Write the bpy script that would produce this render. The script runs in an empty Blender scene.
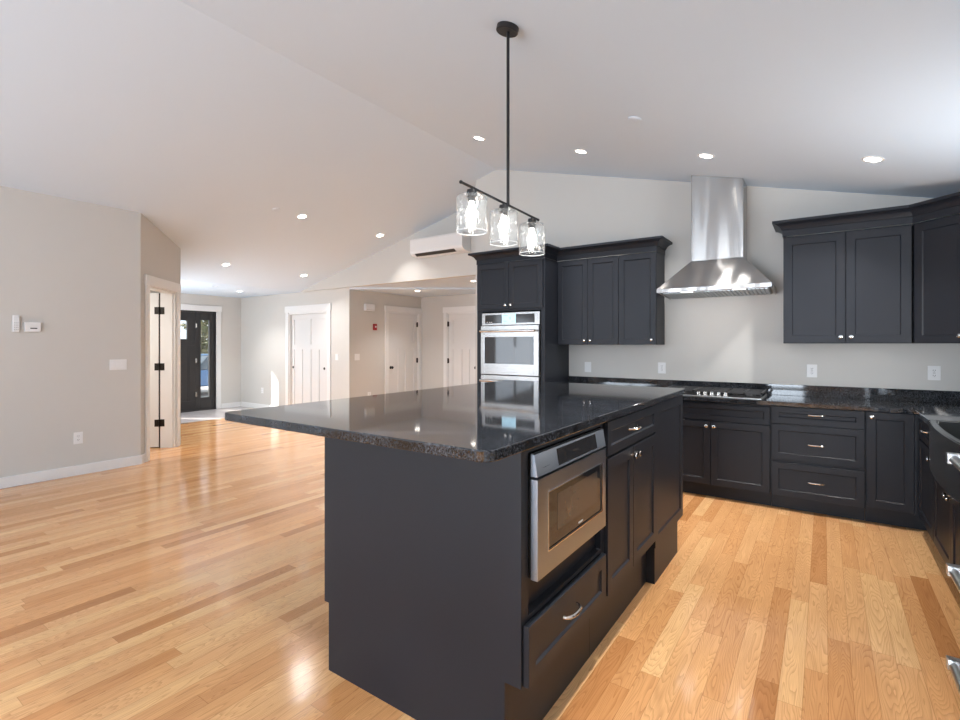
import bpy, bmesh, math, random
from mathutils import Vector, Matrix
PI = math.pi
random.seed(7)
sc = bpy.context.scene
col = sc.collection

# ------------------------------------------------------------------ camera
F_PX, Y_HOR, TH, CAM_H = 498.65, 344.04, 0.6044, 1.3966
cd = bpy.data.cameras.new('camera')
cam = bpy.data.objects.new('camera', cd)
col.objects.link(cam)
cam.location = (0, 0, CAM_H)
cam.rotation_euler = (PI / 2, 0, TH)
cd.sensor_width = 36.0
cd.lens = F_PX * 36.0 / 960.0
cd.shift_y = -(360.0 - Y_HOR) / 960.0
cd.clip_start = 0.02
sc.camera = cam

# ------------------------------------------------------------------ world, sun, window light, exposure
sc.view_settings.view_transform = 'Standard'
sc.view_settings.look = 'None'
sc.view_settings.gamma = 1.0
sc.view_settings.use_curve_mapping = False
sc.view_settings.exposure = 0.20
w = bpy.data.worlds.new('sky')
sc.world = w
w.use_nodes = True
wt = w.node_tree
wt.nodes.clear()
wo = wt.nodes.new('ShaderNodeOutputWorld')
wb = wt.nodes.new('ShaderNodeBackground')
wb.inputs['Color'].default_value = (0.80, 0.90, 1.0, 1)
wb.inputs['Strength'].default_value = 1.5
wt.links.new(wb.outputs[0], wo.inputs[0])

sd = bpy.data.lights.new('sun', 'SUN')
sd.energy = 14.0
sd.angle = 0.01
sd.color = (1.0, 0.95, 0.86)
sun = bpy.data.objects.new('sun', sd)
col.objects.link(sun)
sun.rotation_euler = Vector((0.861 * 0.8, 0.508 * 0.8, -0.6)).to_track_quat('-Z', 'Y').to_euler()


def area(name, loc, target, sx, sy, power, color=(1, 1, 1), spread=PI):
    d = bpy.data.lights.new(name, 'AREA')
    d.shape = 'RECTANGLE'
    d.size, d.size_y, d.energy, d.color = sx, sy, power, color
    d.spread = spread
    o = bpy.data.objects.new(name, d)
    col.objects.link(o)
    o.location = loc
    o.rotation_euler = (Vector(target) - Vector(loc)).to_track_quat('-Z', 'Z').to_euler()
    return o


FRONT = -4.6      # wall behind the camera
LEFT_X = -6.548
RIGHT = 1.19      # wall right of the sink
DAY = (0.80, 0.91, 1.04)
area('daylight_patio_door', (-1.6, FRONT - 0.05, 1.15), (-1.6, 5, 7.0), 2.3, 2.0, 230, DAY)
area('daylight_living_window', (-5.0, FRONT - 0.05, 1.35), (-5.0, 5, 7.0), 1.9, 1.5, 92, DAY)
area('daylight_sink_window', (RIGHT + 0.05, 3.72, 1.62), (-5, 3.72, 4.2), 1.0, 1.0, 25, (1.0, 0.975, 0.95))
area('fill_vestibule', (-9.1, 3.24, 1.20), (-8.2, 8, 3.6), 1.9, 1.0, 56, (0.90, 0.96, 1.02))  # fill light at an added, unseen opening, to brighten the entry
area('fill_side', (LEFT_X - 0.05, -1.4, 1.4), (0, 1.0, 5.5), 1.9, 1.5, 36, DAY)  # fill light at an added, unseen opening, to lift floor and ceiling
LAMP_W = 6.0
LAMP_COL = (1.0, 0.975, 0.945)

# ------------------------------------------------------------------ materials
def mat(name):
    m = bpy.data.materials.new(name)
    m.use_nodes = True
    nt = m.node_tree
    return m, nt, nt.nodes['Principled BSDF']


def simple(name, c, rough=0.5, metal=0.0, spec=0.5, noise=0.0, scale=8.0, bump=0.0, bscale=200.0, coat=0.0):
    m, nt, b = mat(name)
    b.inputs['Base Color'].default_value = (*c, 1)
    b.inputs['Roughness'].default_value = rough
    b.inputs['Metallic'].default_value = metal
    b.inputs['Specular IOR Level'].default_value = spec
    b.inputs['Coat Weight'].default_value = coat
    tc = nt.nodes.new('ShaderNodeTexCoord')
    if noise:
        n = nt.nodes.new('ShaderNodeTexNoise')
        n.inputs['Scale'].default_value = scale
        n.inputs['Detail'].default_value = 3
        nt.links.new(tc.outputs['Object'], n.inputs['Vector'])
        mx = nt.nodes.new('ShaderNodeMix')
        mx.data_type = 'RGBA'
        mx.inputs['A'].default_value = (*[x * (1 - noise) for x in c], 1)
        mx.inputs['B'].default_value = (*[min(1, x * (1 + noise)) for x in c], 1)
        nt.links.new(n.outputs['Fac'], mx.inputs['Factor'])
        nt.links.new(mx.outputs['Result'], b.inputs['Base Color'])
    if bump:
        n2 = nt.nodes.new('ShaderNodeTexNoise')
        n2.inputs['Scale'].default_value = bscale
        nt.links.new(tc.outputs['Object'], n2.inputs['Vector'])
        bp = nt.nodes.new('ShaderNodeBump')
        bp.inputs['Strength'].default_value = bump
        bp.inputs['Distance'].default_value = 0.002
        nt.links.new(n2.outputs['Fac'], bp.inputs['Height'])
        nt.links.new(bp.outputs['Normal'], b.inputs['Normal'])
    return m


def emit(name, c, s):
    m, nt, b = mat(name)
    b.inputs['Base Color'].default_value = (*c, 1)
    b.inputs['Emission Color'].default_value = (*c, 1)
    b.inputs['Emission Strength'].default_value = s
    return m


def brushed(name, c, rough, axis, wave=0.0):
    m, nt, b = mat(name)
    b.inputs['Base Color'].default_value = (*c, 1)
    b.inputs['Metallic'].default_value = 1.0
    b.inputs['Roughness'].default_value = rough
    tc = nt.nodes.new('ShaderNodeTexCoord')
    mp = nt.nodes.new('ShaderNodeMapping')
    s = [400.0, 400.0, 400.0]
    s['XYZ'.index(axis)] = 4.0
    mp.inputs['Scale'].default_value = s
    n = nt.nodes.new('ShaderNodeTexNoise')
    n.inputs['Scale'].default_value = 1.0
    n.inputs['Detail'].default_value = 2.0
    nt.links.new(tc.outputs['Object'], mp.inputs['Vector'])
    nt.links.new(mp.outputs['Vector'], n.inputs['Vector'])
    bp = nt.nodes.new('ShaderNodeBump')
    bp.inputs['Strength'].default_value = 0.10
    bp.inputs['Distance'].default_value = 0.001
    nt.links.new(n.outputs['Fac'], bp.inputs['Height'])
    if wave:
        n3 = nt.nodes.new('ShaderNodeTexNoise')
        n3.inputs['Scale'].default_value = 1.0
        n3.inputs['Detail'].default_value = 0.0
        m3 = nt.nodes.new('ShaderNodeMapping')
        m3.inputs['Scale'].default_value = (6.5, 6.5, 0.9)
        nt.links.new(tc.outputs['Object'], m3.inputs['Vector'])
        nt.links.new(m3.outputs['Vector'], n3.inputs['Vector'])
        b2 = nt.nodes.new('ShaderNodeBump')
        b2.inputs['Strength'].default_value = 1.0
        b2.inputs['Distance'].default_value = wave
        nt.links.new(n3.outputs['Fac'], b2.inputs['Height'])
        nt.links.new(bp.outputs['Normal'], b2.inputs['Normal'])
        nt.links.new(b2.outputs['Normal'], b.inputs['Normal'])
    else:
        nt.links.new(bp.outputs['Normal'], b.inputs['Normal'])
    mr = nt.nodes.new('ShaderNodeMapRange')
    mr.inputs['To Min'].default_value = rough * 0.8
    mr.inputs['To Max'].default_value = rough * 1.25
    nt.links.new(n.outputs['Fac'], mr.inputs['Value'])
    nt.links.new(mr.outputs['Result'], b.inputs['Roughness'])
    return m


def granite():
    m, nt, b = mat('black_granite')
    tc = nt.nodes.new('ShaderNodeTexCoord')
    v = nt.nodes.new('ShaderNodeTexVoronoi')
    v.inputs['Scale'].default_value = 210
    n = nt.nodes.new('ShaderNodeTexNoise')
    n.inputs['Scale'].default_value = 130
    n.inputs['Detail'].default_value = 5
    n.inputs['Roughness'].default_value = 0.75
    n2 = nt.nodes.new('ShaderNodeTexNoise')
    n2.inputs['Scale'].default_value = 9
    n2.inputs['Detail'].default_value = 3
    for k in (v, n, n2):
        nt.links.new(tc.outputs['Object'], k.inputs['Vector'])
    r1 = nt.nodes.new('ShaderNodeValToRGB')
    r1.color_ramp.elements[0].position = 0.44
    r1.color_ramp.elements[0].color = (0.008, 0.009, 0.011, 1)
    r1.color_ramp.elements[1].position = 0.74
    r1.color_ramp.elements[1].color = (0.105, 0.115, 0.135, 1)
    nt.links.new(n.outputs['Fac'], r1.inputs['Fac'])
    r2 = nt.nodes.new('ShaderNodeValToRGB')
    r2.color_ramp.elements[0].position = 0.35
    r2.color_ramp.elements[0].color = (0.45, 0.45, 0.45, 1)
    r2.color_ramp.elements[1].position = 0.7
    r2.color_ramp.elements[1].color = (1.3, 1.3, 1.3, 1)
    nt.links.new(n2.outputs['Fac'], r2.inputs['Fac'])
    mx = nt.nodes.new('ShaderNodeMix')
    mx.data_type = 'RGBA'
    mx.blend_type = 'MULTIPLY'
    mx.inputs['Factor'].default_value = 1.0
    nt.links.new(r1.outputs['Color'], mx.inputs['A'])
    nt.links.new(r2.outputs['Color'], mx.inputs['B'])
    nt.links.new(mx.outputs['Result'], b.inputs['Base Color'])
    b.inputs['Roughness'].default_value = 0.05
    b.inputs['IOR'].default_value = 1.6
    return m


def oak():
    """strip oak: boards 82.5 mm wide running along Y, with seams, tone per board and cathedral grain"""
    m, nt, b = mat('oak_strip_floor')
    N, L = nt.nodes, nt.links
    tc = N.new('ShaderNodeTexCoord')
    sp = N.new('ShaderNodeSeparateXYZ')
    L.new(tc.outputs['Object'], sp.inputs[0])

    def mth(op, a, bb=None, c=None):
        k = N.new('ShaderNodeMath')
        k.operation = op
        for i, x in enumerate((a, bb, c)):
            if x is None:
                continue
            if isinstance(x, (int, float)):
                k.inputs[i].default_value = x
            else:
                L.new(x, k.inputs[i])
        return k.outputs[0]
    xw = mth('DIVIDE', mth('ADD', sp.outputs['X'], 40.0), 0.0825)
    row = mth('FLOOR', xw)
    fx = mth('FRACT', xw)
    wn = N.new('ShaderNodeTexWhiteNoise')
    wn.noise_dimensions = '1D'
    L.new(row, wn.inputs['W'])
    yl = mth('ADD', mth('DIVIDE', mth('ADD', sp.outputs['Y'], 40.0), 0.95), mth('MULTIPLY', wn.outputs['Value'], 23.0))
    cl = mth('FLOOR', yl)
    fy = mth('FRACT', yl)
    wn2 = N.new('ShaderNodeTexWhiteNoise')
    wn2.noise_dimensions = '2D'
    cb = N.new('ShaderNodeCombineXYZ')
    L.new(row, cb.inputs[0])
    L.new(cl, cb.inputs[1])
    L.new(cb.outputs[0], wn2.inputs['Vector'])
    bid = wn2.outputs['Value']
    sc2 = N.new('ShaderNodeSeparateColor')
    L.new(wn2.outputs['Color'], sc2.inputs[0])
    ramp = N.new('ShaderNodeValToRGB')
    cr = ramp.color_ramp
    cr.elements[0].position = 0.0
    cr.elements[0].color = (0.43, 0.18, 0.060, 1)
    cr.elements[1].position = 1.0
    cr.elements[1].color = (0.73, 0.435, 0.200, 1)
    for p, c in ((0.08, (0.55, 0.255, 0.096)), (0.34, (0.645, 0.328, 0.135)), (0.75, (0.69, 0.375, 0.165))):
        e = cr.elements.new(p)
        e.color = (*c, 1)
    L.new(bid, ramp.inputs['Fac'])
    # cathedral grain: contour lines of a stretched noise field
    cv = N.new('ShaderNodeCombineXYZ')
    L.new(mth('MULTIPLY', sp.outputs['X'], 12.0), cv.inputs[0])
    L.new(mth('MULTIPLY', sp.outputs['Y'], 1.3), cv.inputs[1])
    L.new(mth('MULTIPLY', bid, 71.0), cv.inputs[2])
    n1 = N.new('ShaderNodeTexNoise')
    n1.inputs['Scale'].default_value = 1.0
    n1.inputs['Detail'].default_value = 1.6
    n1.inputs['Roughness'].default_value = 0.45
    L.new(cv.outputs[0], n1.inputs['Vector'])
    ring = mth('FRACT', mth('MULTIPLY', n1.outputs['Fac'], mth('ADD', mth('MULTIPLY', sc2.outputs[1], 16.0), 22.0)))
    ringm = mth('POWER', ring, 3.2)
    # fine pores
    cv2 = N.new('ShaderNodeCombineXYZ')
    L.new(mth('MULTIPLY', sp.outputs['X'], 420.0), cv2.inputs[0])
    L.new(mth('MULTIPLY', sp.outputs['Y'], 9.0), cv2.inputs[1])
    L.new(mth('MULTIPLY', bid, 13.0), cv2.inputs[2])
    n2 = N.new('ShaderNodeTexNoise')
    n2.inputs['Scale'].default_value = 1.0
    n2.inputs['Detail'].default_value = 2.0
    L.new(cv2.outputs[0], n2.inputs['Vector'])
    # slow tone shift inside a board
    cv3 = N.new('ShaderNodeCombineXYZ')
    L.new(mth('MULTIPLY', sp.outputs['X'], 14.0), cv3.inputs[0])
    L.new(mth('MULTIPLY', sp.outputs['Y'], 2.0), cv3.inputs[1])
    L.new(mth('MULTIPLY', bid, 29.0), cv3.inputs[2])
    n3 = N.new('ShaderNodeTexNoise')
    n3.inputs['Scale'].default_value = 1.0
    n3.inputs['Detail'].default_value = 2.0
    L.new(cv3.outputs[0], n3.inputs['Vector'])
    g = mth('SUBTRACT', 1.08, mth('MULTIPLY', ringm, 0.25))
    g = mth('MULTIPLY', g, mth('ADD', 0.84, mth('MULTIPLY', n2.outputs['Fac'], 0.3)))
    g = mth('MULTIPLY', g, mth('ADD', 0.86, mth('MULTIPLY', n3.outputs['Fac'], 0.28)))
    # seams
    ex = mth('MINIMUM', fx, mth('SUBTRACT', 1.0, fx))
    ey = mth('MULTIPLY', mth('MINIMUM', fy, mth('SUBTRACT', 1.0, fy)), 11.5)
    em = mth('MINIMUM', ex, ey)
    seam = N.new('ShaderNodeMapRange')
    seam.inputs['From Min'].default_value = 0.004
    seam.inputs['From Max'].default_value = 0.020
    seam.inputs['To Min'].default_value = 0.70
    seam.inputs['To Max'].default_value = 1.0
    L.new(em, seam.inputs['Value'])
    g = mth('MULTIPLY', g, seam.outputs['Result'])
    hv = N.new('ShaderNodeCombineColor')
    L.new(g, hv.inputs[0])
    L.new(mth('POWER', g, 1.25), hv.inputs[1])
    L.new(mth('POWER', g, 1.5), hv.inputs[2])
    mx = N.new('ShaderNodeMix')
    mx.data_type = 'RGBA'
    mx.blend_type = 'MULTIPLY'
    mx.inputs['Factor'].default_value = 1.0
    L.new(ramp.outputs['Color'], mx.inputs['A'])
    L.new(hv.outputs[0], mx.inputs['B'])
    L.new(mx.outputs['Result'], b.inputs['Base Color'])
    b.inputs['Roughness'].default_value = 0.13
    b.inputs['Specular IOR Level'].default_value = 0.5
    # slightly cupped boards, faint varnish waviness
    dx = mth('SUBTRACT', fx, 0.5)
    cup = mth('MULTIPLY', mth('MULTIPLY', dx, dx), -0.9)
    nw = N.new('ShaderNodeTexNoise')
    nw.inputs['Scale'].default_value = 14.0
    L.new(tc.outputs['Object'], nw.inputs['Vector'])
    h = mth('ADD', cup, mth('MULTIPLY', nw.outputs['Fac'], 0.35))
    h = mth('ADD', h, mth('MULTIPLY', ringm, -0.012))
    h = mth('ADD', h, mth('MULTIPLY', seam.outputs['Result'], 0.10))
    bp = N.new('ShaderNodeBump')
    bp.inputs['Strength'].default_value = 0.8
    bp.inputs['Distance'].default_value = 0.0018
    L.new(h, bp.inputs['Height'])
    L.new(bp.outputs['Normal'], b.inputs['Normal'])
    return m


def tile():
    m, nt, b = mat('entry_tile')
    tc = nt.nodes.new('ShaderNodeTexCoord')
    br = nt.nodes.new('ShaderNodeTexBrick')
    br.inputs['Scale'].default_value = 1.0
    br.inputs['Brick Width'].default_value = 0.6
    br.inputs['Row Height'].default_value = 0.3
    br.inputs['Mortar Size'].default_value = 0.004
    br.inputs['Color1'].default_value = (0.50, 0.46, 0.46, 1)
    br.inputs['Color2'].default_value = (0.55, 0.51, 0.50, 1)
    br.inputs['Mortar'].default_value = (0.38, 0.36, 0.35, 1)
    nt.links.new(tc.outputs['Object'], br.inputs['Vector'])
    nt.links.new(br.outputs['Color'], b.inputs['Base Color'])
    b.inputs['Roughness'].default_value = 0.25
    return m


def clear_glass(name, bubbles=False, tint=(1, 1, 1)):
    m = bpy.data.materials.new(name)
    m.use_nodes = True
    nt = m.node_tree
    nt.nodes.clear()
    o = nt.nodes.new('ShaderNodeOutputMaterial')
    tr = nt.nodes.new('ShaderNodeBsdfTransparent')
    tr.inputs['Color'].default_value = (*tint, 1)
    gl = nt.nodes.new('ShaderNodeBsdfGlossy')
    gl.inputs['Roughness'].default_value = 0.02
    fr = nt.nodes.new('ShaderNodeLayerWeight')
    fr.inputs['Blend'].default_value = 0.5
    pw = nt.nodes.new('ShaderNodeMath')
    pw.operation = 'POWER'
    pw.inputs[1].default_value = 4.0
    nt.links.new(fr.outputs['Facing'], pw.inputs[0])
    ma = nt.nodes.new('ShaderNodeMath')
    ma.operation = 'MULTIPLY_ADD'
    ma.inputs[1].default_value = 0.90
    ma.inputs[2].default_value = 0.05
    nt.links.new(pw.outputs[0], ma.inputs[0])
    mx = nt.nodes.new('ShaderNodeMixShader')
    nt.links.new(ma.outputs[0], mx.inputs[0])
    nt.links.new(tr.outputs[0], mx.inputs[1])
    nt.links.new(gl.outputs[0], mx.inputs[2])
    nt.links.new(mx.outputs[0], o.inputs[0])
    if bubbles:
        tc = nt.nodes.new('ShaderNodeTexCoord')
        mp = nt.nodes.new('ShaderNodeMapping')
        mp.inputs['Scale'].default_value = (1, 1, 0.55)
        v = nt.nodes.new('ShaderNodeTexVoronoi')
        v.inputs['Scale'].default_value = 42
        nt.links.new(tc.outputs['Object'], mp.inputs['Vector'])
        nt.links.new(mp.outputs['Vector'], v.inputs['Vector'])
        mr = nt.nodes.new('ShaderNodeMapRange')
        mr.inputs['From Min'].default_value = 0.16
        mr.inputs['From Max'].default_value = 0.30
        mr.inputs['To Min'].default_value = 0.55
        mr.inputs['To Max'].default_value = 0.035
        nt.links.new(v.outputs['Distance'], mr.inputs['Value'])
        tl = nt.nodes.new('ShaderNodeBsdfTranslucent')
        df = nt.nodes.new('ShaderNodeBsdfDiffuse')
        ad = nt.nodes.new('ShaderNodeMixShader')
        nt.links.new(tl.outputs[0], ad.inputs[1])
        nt.links.new(df.outputs[0], ad.inputs[2])
        m2 = nt.nodes.new('ShaderNodeMixShader')
        nt.links.new(mr.outputs['Result'], m2.inputs[0])
        nt.links.new(mx.outputs[0], m2.inputs[1])
        nt.links.new(ad.outputs[0], m2.inputs[2])
        nt.links.new(m2.outputs[0], o.inputs[0])
        bp = nt.nodes.new('ShaderNodeBump')
        bp.inputs['Strength'].default_value = 0.6
        bp.inputs['Distance'].default_value = 0.004
        nt.links.new(v.outputs['Distance'], bp.inputs['Height'])
        nt.links.new(bp.outputs['Normal'], gl.inputs['Normal'])
        nt.links.new(bp.outputs['Normal'], fr.inputs['Normal'])
    return m


M = {}
M['wall'] = simple('greige_wall_paint', (0.60, 0.585, 0.555), 0.6, spec=0.3, noise=0.012, bump=0.05)
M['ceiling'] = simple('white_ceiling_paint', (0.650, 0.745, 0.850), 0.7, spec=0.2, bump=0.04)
M['trim'] = simple('white_trim_paint', (0.77, 0.77, 0.765), 0.35, bump=0.02)
M['door'] = simple('white_door_paint', (0.70, 0.70, 0.695), 0.4, bump=0.02)
M['cab'] = simple('charcoal_cabinet_paint', (0.0155, 0.0175, 0.0235), 0.42, spec=0.28, noise=0.10, scale=3.0, bump=0.04, bscale=350)
M['cabin'] = simple('cabinet_shadow_interior', (0.012, 0.012, 0.013), 0.6, noise=0.05)
M['granite'] = granite()
M['oak'] = oak()
M['tile'] = tile()
M['steel'] = brushed('stainless_brushed', (0.52, 0.515, 0.51), 0.26, 'X')
M['steely'] = brushed('stainless_brushed_lengthwise', (0.40, 0.44, 0.50), 0.30, 'X')
M['hood'] = brushed('stainless_hood_sheet', (0.45, 0.44, 0.43), 0.22, 'X', wave=0.022)
for n_ in M['hood'].node_tree.nodes:
    if n_.type == 'BSDF_PRINCIPLED':
        n_.inputs['Anisotropic'].default_value = 0.75
        n_.inputs['Anisotropic Rotation'].default_value = 0.25
M['chrome'] = simple('polished_nickel', (0.80, 0.79, 0.77), 0.10, 1.0, noise=0.03)
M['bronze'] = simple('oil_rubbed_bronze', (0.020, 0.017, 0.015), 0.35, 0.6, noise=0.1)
M['blackmetal'] = simple('black_fixture_metal', (0.018, 0.018, 0.020), 0.42, 0.3, noise=0.1)
M['iron'] = simple('cast_iron_grate', (0.05, 0.05, 0.052), 0.55, 0.2, noise=0.1, bump=0.2)
M['ovenglass'] = simple('dark_oven_glass', (0.022, 0.022, 0.024), 0.04, spec=0.9, noise=0.05)
M['screenmesh'] = simple('oven_cavity_mesh', (0.075, 0.060, 0.050), 0.12, spec=0.7, noise=0.15, scale=40)
M['blackpanel'] = simple('black_glass_panel', (0.015, 0.014, 0.014), 0.08, spec=0.7, noise=0.05)
M['screen'] = emit('lit_blue_screen', (0.42, 0.66, 0.80), 0.75)
M['screenmark'] = emit('screen_glyphs', (0.14, 0.33, 0.50), 0.6)
M['white'] = simple('white_plastic', (0.80, 0.80, 0.80), 0.35, noise=0.01)
M['greyplastic'] = simple('grey_plastic', (0.50, 0.50, 0.49), 0.4, noise=0.02)
M['slot'] = simple('dark_slot', (0.022, 0.022, 0.022), 0.5, noise=0.05)
M['red'] = simple('red_plastic', (0.42, 0.02, 0.025), 0.35, noise=0.04)
M['entry'] = simple('black_entry_door_paint', (0.020, 0.019, 0.020), 0.35, noise=0.08)
M['glass'] = clear_glass('window_glass')
M['shade'] = clear_glass('bubble_glass_shade', True, (0.97, 0.98, 0.985))
M['frost'] = simple('ground_glass_rim', (0.85, 0.87, 0.88), 0.25, noise=0.02)
M['lamp'] = emit('lit_downlight_lens', (1.0, 0.95, 0.87), 14.0)
M['bulb'] = emit('lit_filament_bulb', (1.0, 0.95, 0.86), 16.0)
M['led'] = emit('lit_hood_lamp', (1.0, 0.97, 0.92), 2.0)
M['apron'] = simple('charcoal_fireclay', (0.030, 0.033, 0.034), 0.20, noise=0.12, scale=30)
M['bright'] = simple('bright_steel', (0.66, 0.66, 0.66), 0.30, 1.0, noise=0.03)
M['baffle'] = simple('steel_baffle', (0.42, 0.43, 0.44), 0.3, 1.0, noise=0.04)
M['ground'] = simple('driveway_gravel', (0.42, 0.40, 0.38), 0.9, noise=0.25, scale=6)
M['leaf'] = simple('autumn_foliage', (0.10, 0.11, 0.045), 0.7, noise=0.6, scale=5)
M['leaf2'] = simple('golden_foliage', (0.30, 0.17, 0.05), 0.7, noise=0.5, scale=5)
M['bark'] = simple('tree_bark', (0.10, 0.085, 0.07), 0.9, noise=0.4, scale=14, bump=0.4, bscale=30)
M['carpaint'] = simple('blue_car_paint', (0.05, 0.14, 0.30), 0.2, 0.3, noise=0.05, coat=0.6)
M['carglass'] = simple('car_window', (0.05, 0.07, 0.09), 0.05, noise=0.05)
M['rubber'] = simple('tyre_rubber', (0.02, 0.02, 0.02), 0.8, noise=0.1)

# ------------------------------------------------------------------ mesh helpers
class MB:
    def __init__(s):
        s.bm = bmesh.new()

    def box(s, lo, hi):
        x0, y0, z0 = [min(a, b) for a, b in zip(lo, hi)]
        x1, y1, z1 = [max(a, b) for a, b in zip(lo, hi)]
        v = [s.bm.verts.new(p) for p in ((x0, y0, z0), (x1, y0, z0), (x1, y1, z0), (x0, y1, z0),
                                         (x0, y0, z1), (x1, y0, z1), (x1, y1, z1), (x0, y1, z1))]
        for f in ((0, 3, 2, 1), (4, 5, 6, 7), (0, 1, 5, 4), (1, 2, 6, 5), (2, 3, 7, 6), (3, 0, 4, 7)):
            s.bm.faces.new([v[i] for i in f])
        return s

    def poly(s, pts):
        s.bm.faces.new([s.bm.verts.new(p) for p in pts])
        return s

    def prism(s, pts, d):
        """closed solid: polygon pts (3D, planar) pushed along vector d"""
        d = Vector(d)
        a = [s.bm.verts.new(p) for p in pts]
        b = [s.bm.verts.new(Vector(p) + d) for p in pts]
        n = len(pts)
        s.bm.faces.new(a[::-1])
        s.bm.faces.new(b)
        for i in range(n):
            s.bm.faces.new((a[i], a[(i + 1) % n], b[(i + 1) % n], b[i]))
        return s

    def tube(s, pts, r, seg=10, caps=True, radii=None):
        pts = [Vector(p) for p in pts]
        rings = []
        n = len(pts)
        prev = None
        for i, p in enumerate(pts):
            t = (pts[min(i + 1, n - 1)] - pts[max(i - 1, 0)]).normalized()
            if prev is None:
                ref = Vector((0, 0, 1)) if abs(t.z) < 0.9 else Vector((1, 0, 0))
                u = t.cross(ref).normalized()
            else:
                u = (prev - t * prev.dot(t)).normalized()
            prev = u
            v = t.cross(u)
            rr = radii[i] if radii else r
            rings.append([s.bm.verts.new(p + (u * math.cos(2 * PI * k / seg) + v * math.sin(2 * PI * k / seg)) * rr) for k in range(seg)])
        for a, b in zip(rings, rings[1:]):
            for k in range(seg):
                s.bm.faces.new((a[k], a[(k + 1) % seg], b[(k + 1) % seg], b[k]))
        if caps:
            s.bm.faces.new(rings[0][::-1])
            s.bm.faces.new(rings[-1])
        return s

    def lathe(s, prof, origin=(0, 0, 0), axis='Z', seg=24, close=False):
        """prof: list of (radius, height) turned about axis through origin"""
        o = Vector(origin)
        ax = {'Z': ((1, 0, 0), (0, 1, 0), (0, 0, 1)), 'Y': ((1, 0, 0), (0, 0, 1), (0, -1, 0)), 'X': ((0, 1, 0), (0, 0, 1), (1, 0, 0))}[axis]
        e1, e2, e3 = [Vector(a) for a in ax]
        rings = []
        for r, h in prof:
            if r < 1e-6:
                rings.append([s.bm.verts.new(o + e3 * h)])
            else:
                rings.append([s.bm.verts.new(o + (e1 * math.cos(2 * PI * k / seg) + e2 * math.sin(2 * PI * k / seg)) * r + e3 * h) for k in range(seg)])
        pairs = list(zip(rings, rings[1:]))
        if close:
            pairs.append((rings[-1], rings[0]))
        for a, b in pairs:
            for k in range(seg):
                k2 = (k + 1) % seg
                if len(a) == 1 and len(b) == 1:
                    continue
                if len(a) == 1:
                    s.bm.faces.new((a[0], b[k2], b[k]))
                elif len(b) == 1:
                    s.bm.faces.new((a[k], a[k2], b[0]))
                else:
                    s.bm.faces.new((a[k], a[k2], b[k2], b[k]))
        return s

    def shaker(s, x0, z0, x1, z1, yf, t=0.02, rail=0.055, rec=0.008, ch=0.006):
        """framed door or drawer front facing -Y; its front face lies at y = yf"""
        e = 0.0015
        def ring(ins, y):
            return [s.bm.verts.new(p) for p in ((x0 + ins, y, z0 + ins), (x1 - ins, y, z0 + ins), (x1 - ins, y, z1 - ins), (x0 + ins, y, z1 - ins))]
        rings = [ring(0, yf + t), ring(0, yf + e), ring(e, yf), ring(rail, yf), ring(rail + ch, yf + rec)]
        s.bm.faces.new(rings[0])
        for a, b in zip(rings, rings[1:]):
            for k in range(4):
                s.bm.faces.new((a[k], a[(k + 1) % 4], b[(k + 1) % 4], b[k]))
        s.bm.faces.new(rings[-1][::-1])
        return s

    def sweep(s, path, prof, z0=0.0):
        """profile of (outward offset, z) swept along a plan path; outward is to the right of travel"""
        P = [Vector((x, y)) for x, y in path]
        n = len(P)
        rows = []
        for i in range(n):
            if i == 0:
                d = (P[1] - P[0]).normalized(); nn = Vector((d.y, -d.x)); k = 1
            elif i == n - 1:
                d = (P[-1] - P[-2]).normalized(); nn = Vector((d.y, -d.x)); k = 1
            else:
                d1 = (P[i] - P[i - 1]).normalized(); d2 = (P[i + 1] - P[i]).normalized()
                a, b = Vector((d1.y, -d1.x)), Vector((d2.y, -d2.x))
                nn = (a + b).normalized(); k = 1 / max(0.2, nn.dot(a))
            rows.append([s.bm.verts.new((P[i].x + nn.x * k * o, P[i].y + nn.y * k * o, z0 + z)) for o, z in prof])
        m = len(prof)
        for a, b in zip(rows, rows[1:]):
            for k in range(m):
                s.bm.faces.new((a[k], a[(k + 1) % m], b[(k + 1) % m], b[k]))
        s.bm.faces.new(rows[0][::-1])
        s.bm.faces.new(rows[-1])
        return s

    def sphere(s, c, r, sx=1, sy=1, sz=1, seg=14, rg=9):
        prof = [(0, -r)] + [(r * math.cos(-PI / 2 + PI * k / rg), r * math.sin(-PI / 2 + PI * k / rg)) for k in range(1, rg)] + [(0, r)]
        n0 = len(s.bm.verts)
        s.lathe(prof, (0, 0, 0), 'Z', seg)
        s.bm.verts.ensure_lookup_table()
        for v in s.bm.verts[n0:]:
            v.co = Vector((v.co.x * sx + c[0], v.co.y * sy + c[1], v.co.z * sz + c[2]))
        return s

    def build(s, name, m, parent=None, bevel=0.0, smooth=False, seg=2):
        bmesh.ops.recalc_face_normals(s.bm, faces=s.bm.faces[:])
        me = bpy.data.meshes.new(name)
        s.bm.to_mesh(me)
        s.bm.free()
        me.materials.append(m)
        if smooth:
            for p in me.polygons:
                p.use_smooth = True
            try:
                me.set_sharp_from_angle(angle=math.radians(40))
            except Exception:
                pass
        o = bpy.data.objects.new(name, me)
        col.objects.link(o)
        if parent is not None:
            o.parent = parent
        if bevel:
            b = o.modifiers.new('bevel', 'BEVEL')
            b.width = bevel
            b.segments = seg
            b.limit_method = 'ANGLE'
            b.angle_limit = math.radians(40)
        return o


def thing(name, label, cat, loc=(0, 0, 0), rz=0.0, group=None):
    o = bpy.data.objects.new(name, None)
    o.empty_display_size = 0.1
    col.objects.link(o)
    o.location = loc
    o.rotation_euler = (0, 0, rz)
    o['label'] = label
    o['category'] = cat
    if group:
        o['group'] = group
    return o


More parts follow.
